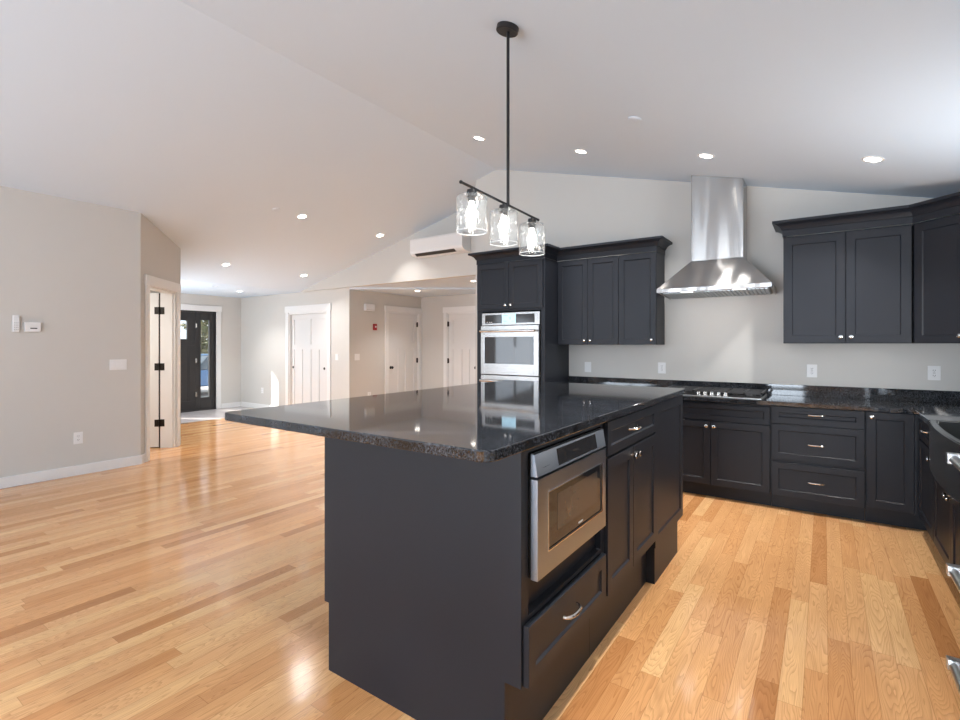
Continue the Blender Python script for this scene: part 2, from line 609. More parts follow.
def tag(o, label, cat, group=None):
    o['label'] = label
    o['category'] = cat
    if group:
        o['group'] = group
    return o


def struct(name, mb, m, parent=None, bevel=0.0):
    o = mb.build(name, m, parent, bevel)
    if parent is None:
        o['kind'] = 'structure'
    return o


def sempty(name, loc=(0, 0, 0), rz=0.0):
    o = bpy.data.objects.new(name, None)
    o.empty_display_size = 0.1
    col.objects.link(o)
    o.location = loc
    o.rotation_euler = (0, 0, rz)
    o['kind'] = 'structure'
    return o


def copy_tree(o, loc, label, parent=None):
    c = o.copy()
    col.objects.link(c)
    if parent is None:
        c.location = loc
        c['label'] = label
    else:
        c.parent = parent
    for ch in list(o.children):
        copy_tree(ch, None, None, c)
    return c


# ------------------------------------------------------------------ room shell
BACK = 5.51            # hood wall
GAB = 6.076            # gable wall over the hall opening
FAR = 6.157            # closet wall
LEFT = -6.548
ENT = -10.766
HALLX, HALLY = -7.161, 8.132
CZ = 2.43              # flat ceiling
RX, RZ, K = -3.544, 3.688, 0.254
EAVE = RX - (RZ - CZ) / K
WEND = -3.88           # left end of the hood wall
VY = 3.33              # vestibule wall


def slope(x):
    return RZ - K * abs(x - RX)


T = 0.10
struct('floor', MB().box((-9.3, FRONT - 0.1, -0.06), (RIGHT + 0.1, HALLY + 0.1, 0)), M['oak'])
struct('floor', MB().box((ENT - 0.1, FRONT - 0.1, -0.06), (-9.3, FAR + 0.1, 0)), M['tile'])
c = MB()
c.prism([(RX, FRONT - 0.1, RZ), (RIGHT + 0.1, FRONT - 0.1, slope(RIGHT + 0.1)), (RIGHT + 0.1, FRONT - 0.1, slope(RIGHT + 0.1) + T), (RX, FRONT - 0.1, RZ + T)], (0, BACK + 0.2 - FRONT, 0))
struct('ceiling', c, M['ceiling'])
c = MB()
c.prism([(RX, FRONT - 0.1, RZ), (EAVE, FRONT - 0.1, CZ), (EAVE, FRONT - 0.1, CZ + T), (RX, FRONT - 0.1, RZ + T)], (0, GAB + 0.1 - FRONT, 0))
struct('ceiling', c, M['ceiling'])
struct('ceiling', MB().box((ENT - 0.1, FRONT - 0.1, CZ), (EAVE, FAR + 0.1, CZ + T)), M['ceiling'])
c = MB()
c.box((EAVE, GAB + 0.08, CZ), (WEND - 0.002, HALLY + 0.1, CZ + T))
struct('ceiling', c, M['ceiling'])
# slightly dropped hall ceiling with a diagonal leading edge
c = MB()
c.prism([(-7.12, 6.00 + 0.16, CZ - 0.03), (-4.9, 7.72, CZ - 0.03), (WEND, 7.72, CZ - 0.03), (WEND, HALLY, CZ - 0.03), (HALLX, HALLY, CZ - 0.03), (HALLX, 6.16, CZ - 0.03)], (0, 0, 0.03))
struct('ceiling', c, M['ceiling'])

# walls
c = MB()   # back wall behind hood: pentagon up to the roof slope
c.prism([(WEND, BACK, 0), (RIGHT + 0.1, BACK, 0), (RIGHT + 0.1, BACK, slope(RIGHT + 0.1)), (RX, BACK, RZ), (WEND, BACK, slope(WEND))], (0, 0.1, 0))
struct('wall_back', c, M['wall'])
c = MB()
c.prism([(EAVE, GAB, CZ), (WEND, GAB, CZ), (WEND, GAB, slope(WEND)), (EAVE, GAB, CZ + 0.001)], (0, 0.08, 0))
struct('wall_gable', c, M['wall'])
struct('wall_return', MB().box((WEND - 0.001, BACK + 0.1, 0), (WEND + 0.1, HALLY + 0.1, slope(WEND))), M['wall'])
struct('wall_left', MB().box((LEFT - 0.1, -0.4, 0), (LEFT, 2.531, slope(LEFT))).box((LEFT - 0.1, FRONT - 0.1, 0), (LEFT, -2.4, slope(LEFT))).box((LEFT - 0.1, -2.4, 0), (LEFT, -0.4, 0.6)).box((LEFT - 0.1, -2.4, 2.2), (LEFT, -0.4, slope(LEFT))), M['wall'])
struct('wall_entry', MB().box((ENT - 0.1, FRONT - 0.1, 0), (ENT, 3.81, CZ)).box((ENT - 0.1, 5.60, 0), (ENT, FAR + 0.1, CZ)).box((ENT - 0.1, 3.81, 2.09), (ENT, 5.60, CZ)), M['wall'])
struct('wall_far', MB().box((ENT, FAR, 0), (-8.99, FAR + 0.12, CZ)).box((-7.77, FAR, 0), (HALLX, FAR + 0.12, CZ)).box((-8.99, FAR, 2.035), (-7.77, FAR + 0.12, CZ)).box((-8.99, FAR + 0.10, 0), (-7.77, FAR + 0.12, 2.035)), M['wall'])
struct('wall_hall_left', MB().box((HALLX - 0.1, FAR + 0.12, 0), (HALLX, 7.14, CZ)).box((HALLX - 0.1, 8.07, 0), (HALLX, HALLY + 0.1, CZ)).box((HALLX - 0.1, 7.14, 2.045), (HALLX, 8.07, CZ)), M['wall'])
struct('wall_hall_back', MB().box((HALLX, HALLY, 0), (-6.44, HALLY + 0.1, CZ)).box((-5.60, HALLY, 0), (WEND, HALLY + 0.1, CZ)).box((-6.44, HALLY, 2.045), (-5.60, HALLY + 0.1, CZ)), M['wall'])
# right wall with sink window, wall behind the camera with patio door and window
rz0 = slope(RIGHT)
struct('wall_right', MB().box((RIGHT, FRONT - 0.1, 0), (RIGHT + 0.1, 3.17, rz0)).box((RIGHT, 4.27, 0), (RIGHT + 0.1, BACK, rz0)).box((RIGHT, 3.17, 0), (RIGHT + 0.1, 4.27, 1.07)).box((RIGHT, 3.17, 2.17), (RIGHT + 0.1, 4.27, rz0)), M['wall'])
c = MB()
for x0, x1, z0, z1 in ((LEFT, -6.0, 0, 2.2), (-4.0, -2.8, 0, 2.2), (-0.4, RIGHT, 0, 2.2), (-6.0, -4.0, 0, 0.55), (-6.0, -4.0, 2.15, 2.2), (-2.8, -0.4, 0, 0.1)):
    c.box((x0, FRONT - 0.1, z0), (x1, FRONT, z1))
c.prism([(LEFT, FRONT, 2.2), (RIGHT, FRONT, 2.2), (RIGHT, FRONT, slope(RIGHT)), (RX, FRONT, RZ), (LEFT, FRONT, slope(LEFT))], (0, -0.1, 0))
struct('wall_front', c, M['wall'])


def window_frame(name, lo, hi, axis, bars=1):
    """white frame in a wall opening; axis is the wall normal"""
    r = sempty(name)
    c = MB()
    t = 0.05
    u = 0 if axis == 'Y' else 1
    def bx(a0, a1, z0, z1):
        l, h = list(lo), list(hi)
        l[u], h[u], l[2], h[2] = a0, a1, z0, z1
        c.box(l, h)
    a0, a1, z0, z1 = lo[u], hi[u], lo[2], hi[2]
    bx(a0, a0 + t, z0, z1); bx(a1 - t, a1, z0, z1); bx(a0, a1, z0, z0 + t); bx(a0, a1, z1 - t, z1)
    for k in range(bars):
        m_ = a0 + (a1 - a0) * (k + 1) / (bars + 1)
        bx(m_ - 0.025, m_ + 0.025, z0, z1)
    c.build('window_frame', M['trim'], r)
    return r


window_frame('window_1', (-2.8, FRONT - 0.03, 0.1), (-0.4, FRONT + 0.01, 2.2), 'Y', 1)
window_frame('window_2', (-6.0, FRONT - 0.03, 0.55), (-4.0, FRONT + 0.01, 2.15), 'Y', 1)
window_frame('window_3', (RIGHT - 0.01, 3.17, 1.07), (RIGHT + 0.03, 4.27, 2.17), 'X', 0)

window_frame('added_window_5', (LEFT - 0.04, -2.4, 0.6), (LEFT + 0.01, -0.4, 2.2), 'X', 1)  # unseen window, added as an opening for the left-side fill light

# angled wall with the inner doorway
Q = math.sqrt(0.5)
AW = sempty('wall_angled', (LEFT, 2.531, 0), math.radians(135))   # local x runs along the wall, room side is -y... see below
ALEN = 1.131
# local frame: x along the wall away from the corner, y = into the room behind
AWL = ALEN
o0, o1, oh = 0.185, 0.975, 2.10
c = MB()
def az(x):
    return slope(LEFT - Q * x)
c.prism([(0, 0, 0), (o0, 0, 0), (o0, 0, az(o0)), (0, 0, az(0))], (0, 0.12, 0))
c.prism([(o1, 0, 0), (AWL, 0, 0), (AWL, 0, az(AWL)), (o1, 0, az(o1))], (0, 0.12, 0))
c.prism([(o0, 0, oh), (o1, 0, oh), (o1, 0, az(o1)), (o0, 0, az(o0))], (0, 0.12, 0))
struct('wall_panel', c, M['wall'], AW)
struct('wall_vestibule', MB().box((ENT, VY - 0.1, 0), (-10.1, VY, CZ)).box((-8.1, VY - 0.1, 0), (-7.36, VY, CZ)).box((-10.1, VY - 0.1, 0), (-8.1, VY, 0.65)).box((-10.1, VY - 0.1, 1.75), (-8.1, VY, CZ)), M['wall'])
window_frame('added_window_4', (-10.1, VY - 0.04, 0.65), (-8.1, VY + 0.01, 1.75), 'Y', 1)  # unseen window, added so light can fill the entry
struct('wall_bedroom', MB().box((-7.95, FRONT, 0), (-7.85, VY - 0.1, CZ)), M['trim'])


def casing(parent, x0, x1, zh, y=0.0, wd=0.09, hh=0.115, t=0.02, z0=0.0):
    """craftsman casing around an opening, on a wall facing -Y in the parent's frame"""
    c = MB()
    c.box((x0 - wd, y - t, z0), (x0, y, zh)).box((x1, y - t, z0), (x1 + wd, y, zh))
    c.box((x0 - wd - 0.012, y - t - 0.008, zh), (x1 + wd + 0.012, y, zh + hh))
    return c.build('casing', M['trim'], parent, bevel=0.003)


def hinges(parent, x, y0, y1, zs, along='x'):
    for z in zs:
        c = MB()
        c.box((x - 0.018, y0, z - 0.045), (x + 0.018, y1, z + 0.045))
        c.tube([(x, y0 - 0.004, z - 0.048), (x, y0 - 0.004, z + 0.048)], 0.006, 8)
        c.build('hinge', M['bronze'], parent)


# -- inner doorway in the angled wall: casing, jamb, open door
d5 = sempty('door_5', (LEFT, 2.531, 0), math.radians(135))
casing(d5, o0 - 0.0, o1 + 0.0, oh, 0, wd=0.085, hh=0.12)
MB().box((o0 - 0.001, 0, 0), (o0 + 0.018, 0.14, oh)).box((o1 - 0.018, 0, 0), (o1 + 0.001, 0.185, oh)).box((o0, 0, oh - 0.018), (o1, 0.14, oh)).box((o1 - 0.03, 0.03, 0), (o1 - 0.017, 0.08, oh - 0.018)).build('door_jamb', M['trim'], d5)
c = MB().box((o1 - 0.030, 0.201, 0.012), (o1 + 0.010, 0.92, oh - 0.02))
c.build('door_slab', M['door'], d5, bevel=0.002)
MB().box((o1 - 0.016, 0.185, 0), (o1 + 0.004, 0.2005, oh - 0.018)).build('gap_shade_strip', M['bronze'], d5)  # dark strip standing in for the shadow in the hinge gap
for z in (0.335, 1.09, 1.845):
    c = MB()
    c.box((o1 - 0.0205, 0.133, z - 0.048), (o1 - 0.0178, 0.185, z + 0.048))
    c.box((o1 - 0.0325, 0.201, z - 0.048), (o1 - 0.0298, 0.250, z + 0.048))
    c.tube([(o1 - 0.030, 0.193, z - 0.05), (o1 - 0.030, 0.193, z + 0.05)], 0.0075, 8)
    c.build('hinge', M['bronze'], d5)

# -- baseboards
def board(name, x0, y0, x1, y1, h=0.105, t=0.016):
    a, b = Vector((x0, y0)), Vector((x1, y1))
    d = (b - a).normalized()
    n = Vector((d.y, -d.x)) * t          # to the right of travel
    struct(name, MB().prism([(a.x, a.y, 0), (b.x, b.y, 0), (b.x + n.x, b.y + n.y, 0), (a.x + n.x, a.y + n.y, 0)], (0, 0, h)), M['trim'], bevel=0.003)


board('baseboard_left', LEFT, FRONT, LEFT, 2.538)
a0 = Vector((LEFT, 2.531)) + Vector((-Q, Q)) * 0.125
board('baseboard_left', LEFT, 2.531, a0.x, a0.y)
board('baseboard_entry', ENT, 5.71, ENT, FAR)
board('baseboard_far', ENT, FAR, -9.09, FAR)
board('baseboard_far', -7.67, FAR, HALLX, FAR)
board('baseboard_hall', HALLX, FAR, HALLX, 7.04)
board('baseboard_hall', HALLX, HALLY, -6.54, HALLY)
board('baseboard_hall', -5.50, HALLY, WEND, HALLY)
board('baseboard_vestibule', -7.37, VY, ENT, VY)
board('baseboard_back', WEND, BACK, -3.42, BACK)

# ------------------------------------------------------------------ doors
# door_1: black entry door with one sidelight, on the wall facing +X (local -Y -> +X)
d1 = sempty('door_1', (ENT, 0, 0), PI / 2)        # local x = world y, local y = -(world x - ENT)
casing(d1, 3.81, 5.60, 2.09, 0, wd=0.10, hh=0.12)
c = MB()
fr = 0.03
c.box((3.81, 0.0, 0), (3.81 + fr, 0.09, 2.09)).box((4.235, 0.01, 0), (4.265, 0.09, 2.06)).box((5.60 - fr, 0.0, 0), (5.60, 0.09, 2.09)).box((3.81, 0.0, 2.06), (5.60, 0.09, 2.09)).box((5.175, 0.01, 0), (5.205, 0.09, 2.06)).box((3.81, 0.0, 0), (5.60, 0.10, 0.02))
c.build('door_frame', M['entry'], d1)
def lite_slab(x0, x1, g, name, grooves=()):
    gx0, gx1, gz0, gz1 = g
    c = MB()
    z0, z1 = 0.02, 2.06
    c.box((x0, 0.02, z0), (gx0, 0.065, z1)).box((gx1, 0.02, z0), (x1, 0.065, z1)).box((gx0, 0.02, z0), (gx1, 0.065, gz0)).box((gx0, 0.02, gz1), (gx1, 0.065, z1))
    for (a, b_, e, f) in grooves:   # raised frame strips around the flat panels
        c.box((a, 0.012, b_), (e, 0.02, f))
    return c.build(name, M['entry'], d1, bevel=0.003)
ds = lite_slab(4.265, 5.175, (4.42, 5.02, 1.50, 1.88), 'door_slab',
               [(4.265, 1.36, 5.175, 1.46), (4.265, 0.02, 5.175, 0.22), (4.265, 0.22, 4.38, 1.36), (4.67, 0.22, 4.77, 1.36), (5.05, 0.22, 5.175, 1.36)])
MB().box((4.42, 0.038, 1.50), (5.02, 0.046, 1.88)).build('glass_pane', M['glass'], ds)
for x in (4.62, 4.82):
    MB().box((x - 0.01, 0.03, 1.50), (x + 0.01, 0.055, 1.88)).build('muntin', M['entry'], ds)
for sx0 in (5.205, 3.84):
    gx = sx0 + 0.08
    sl = lite_slab(sx0, sx0 + 0.39 if sx0 < 5 else 5.57, (gx, gx + 0.18, 0.27, 1.90), 'sidelight', [])
    MB().box((gx, 0.038, 0.27), (gx + 0.18, 0.046, 1.90)).build('glass_pane', M['glass'], sl)
    c = MB()
    c.box((gx - 0.015, 0.012, 0.255), (gx, 0.02, 1.915)).box((gx + 0.18, 0.012, 0.255), (gx + 0.195, 0.02, 1.915)).box((gx, 0.012, 0.255), (gx + 0.18, 0.02, 0.27)).box((gx, 0.012, 1.90), (gx + 0.18, 0.02, 1.915))
    c.build('glazing_bead', M['entry'], sl)
for z in (0.35, 1.05, 1.78):
    c = MB().box((5.176, 0.004, z - 0.045), (5.204, 0.012, z + 0.045))
    c.tube([(5.19, 0.002, z - 0.048), (5.19, 0.002, z + 0.048)], 0.007, 8)
    h_ = c.build('hinge', M['chrome'], d1)
    h_['label'] = 'satin silver hinge'
c = MB()
c.lathe([(0, 0.0), (0.03, 0.0), (0.03, 0.008), (0.012, 0.012), (0.012, 0.04), (0.028, 0.05), (0.030, 0.065), (0.020, 0.075), (0, 0.077)], (4.325, 0.012, 0.95), 'Y', 16)
c.build('door_knob', M['chrome'], d1, smooth=True)

# door_2: closet, two sliding panels on the far wall
d2 = sempty('door_2', (0, FAR, 0), 0)
casing(d2, -8.99, -7.77, 2.035, 0, wd=0.095, hh=0.13)
MB().box((-8.99, -0.002, 0), (-8.97, 0.098, 2.035)).box((-7.79, -0.002, 0), (-7.77, 0.098, 2.035)).box((-8.97, -0.002, 1.995), (-7.79, 0.098, 2.035)).build('door_jamb', M['trim'], d2)
def closet(x0, x1, y, px):
    c = MB().box((x0, y + 0.013, 0.01), (x1, y + 0.035, 1.99))
    s_ = 0.075
    xm = (x0 + x1) / 2
    for b in ((x0, 0.01, x0 + s_, 1.99), (x1 - s_, 0.01, x1, 1.99), (x0 + s_, 1.89, x1 - s_, 1.99), (x0 + s_, 1.29, x1 - s_, 1.385), (x0 + s_, 0.01, x1 - s_, 0.16), (xm - 0.035, 0.16, xm + 0.035, 1.29)):
        c.box((b[0], y, b[1]), (b[2], y + 0.014, b[3]))
    o = c.build('sliding_panel', M['door'], d2)
    k = MB().lathe([(0, -0.0), (0.026, 0.0), (0.027, 0.003), (0.020, 0.004), (0.018, 0.002), (0, 0.0015)], (px, y, 0.925), 'Y', 16)
    k.build('flush_pull', M['bronze'], o, smooth=True)
closet(-8.968, -8.36, 0.055, -8.925)
closet(-8.375, -7.792, 0.012, -7.885)

# door_3: hall door on the wall facing +X; door_4: hall door facing us
def craft_door(parent, x0, x1, y, zt, hinge_x, knob_x):
    c = MB().box((x0, y + 0.014, 0.01), (x1, y + 0.045, zt))
    s_ = 0.11
    n = 3
    for b in ((x0, 0.01, x0 + s_, zt), (x1 - s_, 0.01, x1, zt), (x0 + s_, zt - 0.12, x1 - s_, zt), (x0 + s_, 1.29, x1 - s_, 1.40), (x0 + s_, 0.01, x1 - s_, 0.24)):
        c.box((b[0], y, b[1]), (b[2], y + 0.015, b[3]))
    for k in (1, 2):
        xm = x0 + s_ + (x1 - x0 - 2 * s_) * k / 3
        c.box((xm - 0.04, y, 0.24), (xm + 0.04, y + 0.015, 1.29))
    o = c.build('door_slab', M['door'], parent)
    for z in (0.28, 1.05, 1.81):
        h_ = MB().box((hinge_x - 0.022, y - 0.014, z - 0.05), (hinge_x + 0.022, y + 0.002, z + 0.05)).tube([(hinge_x, y - 0.018, z - 0.052), (hinge_x, y - 0.018, z + 0.052)], 0.009, 8)
        h_.build('hinge', M['bronze'], parent)
    if knob_x is not None:
        k = MB().lathe([(0, 0), (0.031, 0), (0.031, 0.006), (0.012, 0.012), (0.011, 0.03), (0.024, 0.038), (0.029, 0.052), (0.022, 0.064), (0, 0.068)], (knob_x, y, 0.925), 'Y', 18)
        k.build('door_knob', M['bronze'], parent, smooth=True)
    return o
d3 = sempty('door_3', (HALLX, 0, 0), PI / 2)
casing(d3, 7.14, 8.07 - 0.03, 2.045, 0, wd=0.09, hh=0.115)
MB().box((7.139, -0.002, 0), (7.16, 0.09, 2.045)).box((8.02, -0.002, 0), (8.041, 0.09, 2.045)).box((7.16, -0.002, 2.02), (8.02, 0.09, 2.045)).build('door_jamb', M['trim'], d3)
craft_door(d3, 7.163, 8.017, 0.012, 2.017, 8.012, 7.225)
d4 = sempty('door_4', (0, HALLY, 0), 0)
casing(d4, -6.44, -5.60, 2.045, 0, wd=0.09, hh=0.115)
MB().box((-6.441, -0.002, 0), (-6.42, 0.09, 2.045)).box((-5.62, -0.002, 0), (-5.599, 0.09, 2.045)).box((-6.42, -0.002, 2.02), (-5.62, 0.09, 2.045)).build('door_jamb', M['trim'], d4)
craft_door(d4, -6.417, -5.623, 0.012, 2.017, -6.424, -5.70)

# ------------------------------------------------------------------ hardware
def knob(parent, x, z, y, name='knob'):
    """round cabinet knob on a front facing -Y whose face is at y"""
    k = MB().lathe([(0.0, 0.0), (0.007, 0.0), (0.006, 0.012), (0.013, 0.017), (0.0155, 0.022), (0.0145, 0.027), (0.008, 0.030), (0, 0.0305)], (x, y, z), 'Y', 16)
    return k.build(name, M['chrome'], parent, smooth=True)


def pull(parent, x, z, y, half=0.058, name='handle'):
    pts = []
    for k in range(13):
        a = PI * k / 12
        pts.append((x - half * math.cos(a), y - 0.001 - 0.030 * math.sin(a) ** 0.7, z))
    c = MB().tube(pts, 0.006, 8, radii=[0.0075 if k in (0, 12) else 0.0050 + 0.0020 * math.sin(PI * k / 12) for k in range(13)])
    return c.build(name, M['chrome'], parent, smooth=True)


# ------------------------------------------------------------------ island (local: x = world y, -y = world +x)
IX0, IX1, IY0, IY1, ICT = -1.7755, -0.80, 1.39, 3.557, 1.095
IB = ICT - 0.036
KZ = 0.288
def isl(name, label, y0):
    return thing(name, label, 'kitchen cabinet', (IX1, y0, 0), PI / 2, 'cabinets that make up the island')
DW = IX1 - IX0          # depth of the island body
# unit 1: microwave drawer cabinet with the near end panel
u1 = isl('island_cabinet', 'charcoal island cabinet with plain end panel, holding the microwave drawer above a deep drawer', IY0)
c = MB()
c.prism([(0, 0, KZ), (0, DW, KZ), (0, DW - 0.03, KZ - 0.002), (0, DW - 0.03, 0), (0, 0.062, 0), (0, 0.062, KZ)], (0.02, 0, 0)) if False else None
for lo, hi in (((0, 0, KZ), (0.02, DW, IB)), ((0, 0.062, 0), (0.02, DW - 0.028, KZ))):
    c.box(lo, hi)
c.build('end_panel', M['cab'], u1)
L1 = 2.085 - IY0
c = MB()
c.box((0.02, 0.0, KZ), (0.046, 0.03, IB))                               # left stile
c.box((L1 - 0.004, 0.0, KZ), (L1 + 0.02, 0.03, IB))                     # right stile
c.box((0.046, 0.0, 1.040), (L1 - 0.004, 0.03, IB))                      # top rail
c.box((0.046, 0.028, 0.500), (L1 - 0.004, 0.04, 0.625))                 # recessed filler under the microwave
c.box((0.046, 0.0, 0.490), (L1 - 0.004, 0.04, 0.506))
c.box((0.02, 0.03, KZ), (0.05, 0.56, IB)).box((L1, 0.03, KZ), (L1 + 0.02, 0.56, IB))
c.box((0.05, 0.03, KZ), (L1, 0.56, KZ + 0.02)).box((0.05, 0.03, 0.50), (L1, 0.56, 0.52))
c.box((0.02, 0.56, KZ), (L1 + 0.02, DW, IB))
c.build('carcass', M['cab'], u1)
MB().box((0.021, 0.062, 0), (L1 + 0.02, 0.09, KZ)).build('toe_kick', M['cab'], u1)
dr = MB().shaker(0.012, 0.292, L1 + 0.004, 0.488, -0.022, 0.02, 0.05).build('drawer', M['cab'], u1)
pull(dr, 0.325, 0.408, -0.022)
# unit 2: drawer over two doors
Y2 = 2.107
L2 = 2.885 - Y2
u2 = isl('island_cabinet', 'charcoal island cabinet with one drawer over two knobbed doors', Y2)
MB().box((0, 0, KZ), (L2, DW, IB)).build('carcass', M['cab'], u2)
MB().box((0, 0.062, 0), (L2, 0.09, KZ)).build('toe_kick', M['cab'], u2)
dr = MB().shaker(0.006, 0.903, L2 - 0.006, 1.054, -0.021, 0.02, 0.042).build('drawer', M['cab'], u2)
pull(dr, L2 * 0.45, 0.985, -0.021)
xm = 2.467 - Y2
for x0, x1, kx in ((0.006, xm - 0.002, xm - 0.032), (xm + 0.002, L2 - 0.006, xm + 0.032)):
    dd = MB().shaker(x0, 0.292, x1, 0.892, -0.021).build('door', M['cab'], u2)
    knob(dd, kx, 0.852, -0.021)
# unit 3: far end with framed panel and block foot
Y3 = 2.886
L3 = IY1 - Y3
u3 = isl('island_cabinet', 'charcoal island end cabinet with a fixed framed panel and a block foot', Y3)
MB().box((0, 0, KZ - 0.03), (L3, DW, IB)).build('carcass', M['cab'], u3)
MB().shaker(0.004, KZ - 0.05, L3, 1.055, -0.012, 0.013, 0.06).build('framed_panel', M['cab'], u3)
MB().box((0.002, 0.062, 0), (0.075, 0.09, KZ - 0.03)).build('toe_kick', M['cab'], u3)
MB().box((0.075, 0.012, 0), (L3 - 0.05, DW - 0.03, KZ - 0.03)).build('foot', M['cab'], u3)

c = MB()      # worktop with rounded corners
def rounded(x0, y0, x1, y1, r, n=6):
    pts = []
    for cx, cy, a in ((x1 - r, y1 - r, 0), (x0 + r, y1 - r, 90), (x0 + r, y0 + r, 180), (x1 - r, y0 + r, 270)):
        for k in range(n + 1):
            t = math.radians(a + 90 * k / n)
            pts.append((cx + r * math.cos(t), cy + r * math.sin(t)))
    return pts
c.prism([(x, y, IB + 0.001) for x, y in rounded(-2.195, 1.163, -0.772, 3.59, 0.042)], (0, 0, 0.035))
tag(c.build('island_worktop', M['granite'], bevel=0.004), 'polished black granite slab overhanging the charcoal island', 'worktop')

# microwave drawer in the niche
mw = thing('microwave_drawer', 'stainless microwave drawer built into the side of the island', 'microwave', (IX1, IY0, 0), PI / 2)
m0, m1, my = 0.050, 0.664, -0.033
MB().box((m0 + 0.004, -0.008, 0.627), (m1 - 0.004, 0.45, 1.036)).build('body', M['blackpanel'], mw)
c = MB()   # drawer front with a window cut-out
wx0, wx1, wz0, wz1 = m0 + 0.078, m1 - 0.045, 0.700, 0.895
c.box((m0, my, 0.623), (wx0, -0.008, 0.953)).box((wx1, my, 0.623), (m1, -0.008, 0.953)).box((wx0, my, 0.623), (wx1, -0.008, wz0)).box((wx0, my, wz1), (wx1, -0.008, 0.953))
fd = c.build('drawer_front', M['steely'], mw)
MB().box((wx0, my + 0.003, wz0), (wx1, my + 0.012, wz1)).build('window', M['ovenglass'], fd)
c = MB()
e = 0.004
c.box((wx0 - e, my - 0.002, wz0 - e), (wx0, my + 0.004, wz1 + e)).box((wx1, my - 0.002, wz0 - e), (wx1 + e, my + 0.004, wz1 + e)).box((wx0, my - 0.002, wz0 - e), (wx1, my + 0.004, wz0)).box((wx0, my - 0.002, wz1), (wx1, my + 0.004, wz1 + e))
c.build('window_trim', M['chrome'], fd)
MB().box((wx0 + 0.075, my + 0.0022, wz0 + 0.045), (wx1 - 0.045, my + 0.0031, wz1 - 0.022)).build('mesh_screen', M['screenmesh'], fd)
MB().box((0.385, my + 0.0022, 0.713), (0.425, my + 0.0032, 0.719)).build('badge', M['greyplastic'], fd)
c = MB()   # slanted control strip
c.prism([(m0, my, 0.962), (m0, my + 0.012, 1.034), (m0, -0.008, 1.036), (m0, -0.008, 0.962)], (m1 - m0, 0, 0))
cp = c.build('control_panel', M['steely'], mw)
c = MB()
def cpy(z):
    return my + 0.012 * (z - 0.962) / 0.072
c.prism([(m0 + 0.16, cpy(0.970) - 0.001, 0.970), (m0 + 0.16, cpy(1.027) - 0.001, 1.027), (m0 + 0.16, cpy(1.027) + 0.004, 1.027), (m0 + 0.16, cpy(0.970) + 0.004, 0.970)], (0.36, 0, 0))
c.build('control_display', M['ovenglass'], cp)

# ------------------------------------------------------------------ back run of base cabinets (fronts at y = 4.885)
YF, YC, YT = 4.885, 4.906, 4.97
def base_unit(label, x0, x1, hidden=False):
    u = thing('base_cabinet', label, 'kitchen cabinet', (x0, 0, 0), 0, 'base cabinets along the back wall')
    Lx = x1 - x0
    MB().box((0, YC, 0.118), (Lx, BACK - 0.002, 0.878)).build('carcass', M['cab'], u)
    MB().box((0, YT, 0), (Lx, YT + 0.02, 0.118)).build('toe_kick', M['cab'], u)
    return u, Lx
u, Lx = base_unit('charcoal base cabinet between the wall ovens and the cooktop cabinet', -2.510, -1.368)
MB().shaker(0.006, 0.71, Lx - 0.006, 0.858, YF, rail=0.042).build('drawer', M['cab'], u)
for a, b, kx in ((0.006, Lx / 2 - 0.002, Lx / 2 - 0.035), (Lx / 2 + 0.002, Lx - 0.006, Lx / 2 + 0.035)):
    dd = MB().shaker(a, 0.128, b, 0.697, YF).build('door', M['cab'], u)
    knob(dd, kx, 0.655, YF)
u, Lx = base_unit('charcoal base cabinet under the gas cooktop with false drawer front over two doors', -1.366, -0.376)
MB().shaker(0.006, 0.71, Lx - 0.006, 0.858, YF, rail=0.042).build('false_front', M['cab'], u)
xm = -0.846 + 1.366
for a, b, kx in ((0.006, xm - 0.002, xm - 0.032), (xm + 0.002, Lx - 0.006, xm + 0.032)):
    dd = MB().shaker(a, 0.128, b, 0.697, YF).build('door', M['cab'], u)
    knob(dd, kx, 0.657, YF)
u, Lx = base_unit('charcoal three-drawer base cabinet right of the gas cooktop', -0.374, 0.262)
for z0, z1, hz in ((0.732, 0.872, 0.816), (0.430, 0.722, 0.573), (0.124, 0.402, 0.266)):
    dd = MB().shaker(0.006, z0, Lx - 0.006, z1, YF, rail=0.05).build('drawer', M['cab'], u)
    pull(dd, -0.056 + 0.374, hz, YF)
u, Lx = base_unit('charcoal corner base cabinet with a single tall door left of the sink run', 0.264, RIGHT - 0.002)
dd = MB().shaker(0.006, 0.135, 0.286, 0.872, YF).build('door', M['cab'], u)
knob(dd, 0.036, 0.835, YF)
MB().box((0.288, YF + 0.004, 0.118), (0.305, YC, 0.878)).build('filler_strip', M['cab'], u)

# right run (local x = -world y, -y -> -world x)
XF = 0.571
u = thing('base_cabinet', 'narrow charcoal base cabinet with drawer over door, between the corner and the sink', 'kitchen cabinet', (XF, 4.884, 0), -PI / 2)
Lx = 4.884 - 4.262
MB().box((0.0, 0.021, 0.118), (Lx, RIGHT - XF - 0.002, 0.878)).build('carcass', M['cab'], u)
MB().box((0.0, 0.07, 0), (Lx, 0.09, 0.118)).build('toe_kick', M['cab'], u)
dd = MB().shaker(0.04, 0.712, Lx - 0.006, 0.868, 0, rail=0.042).build('drawer', M['cab'], u)
pull(dd, 0.40, 0.805, 0, 0.045)
dd = MB().shaker(0.04, 0.135, Lx - 0.006, 0.70, 0).build('door', M['cab'], u)
knob(dd, Lx - 0.035, 0.655, 0)
u = thing('sink_cabinet', 'charcoal base cabinet with two knobbed doors under the apron sink', 'kitchen cabinet', (XF, 4.260, 0), -PI / 2)
Lx = 4.260 - 3.13
MB().box((0.0, 0.021, 0.118), (Lx, RIGHT - XF - 0.002, 0.60)).build('carcass', M['cab'], u)
MB().box((0.0, 0.07, 0), (Lx, 0.09, 0.118)).build('toe_kick', M['cab'], u)
xm = 4.260 - 3.72
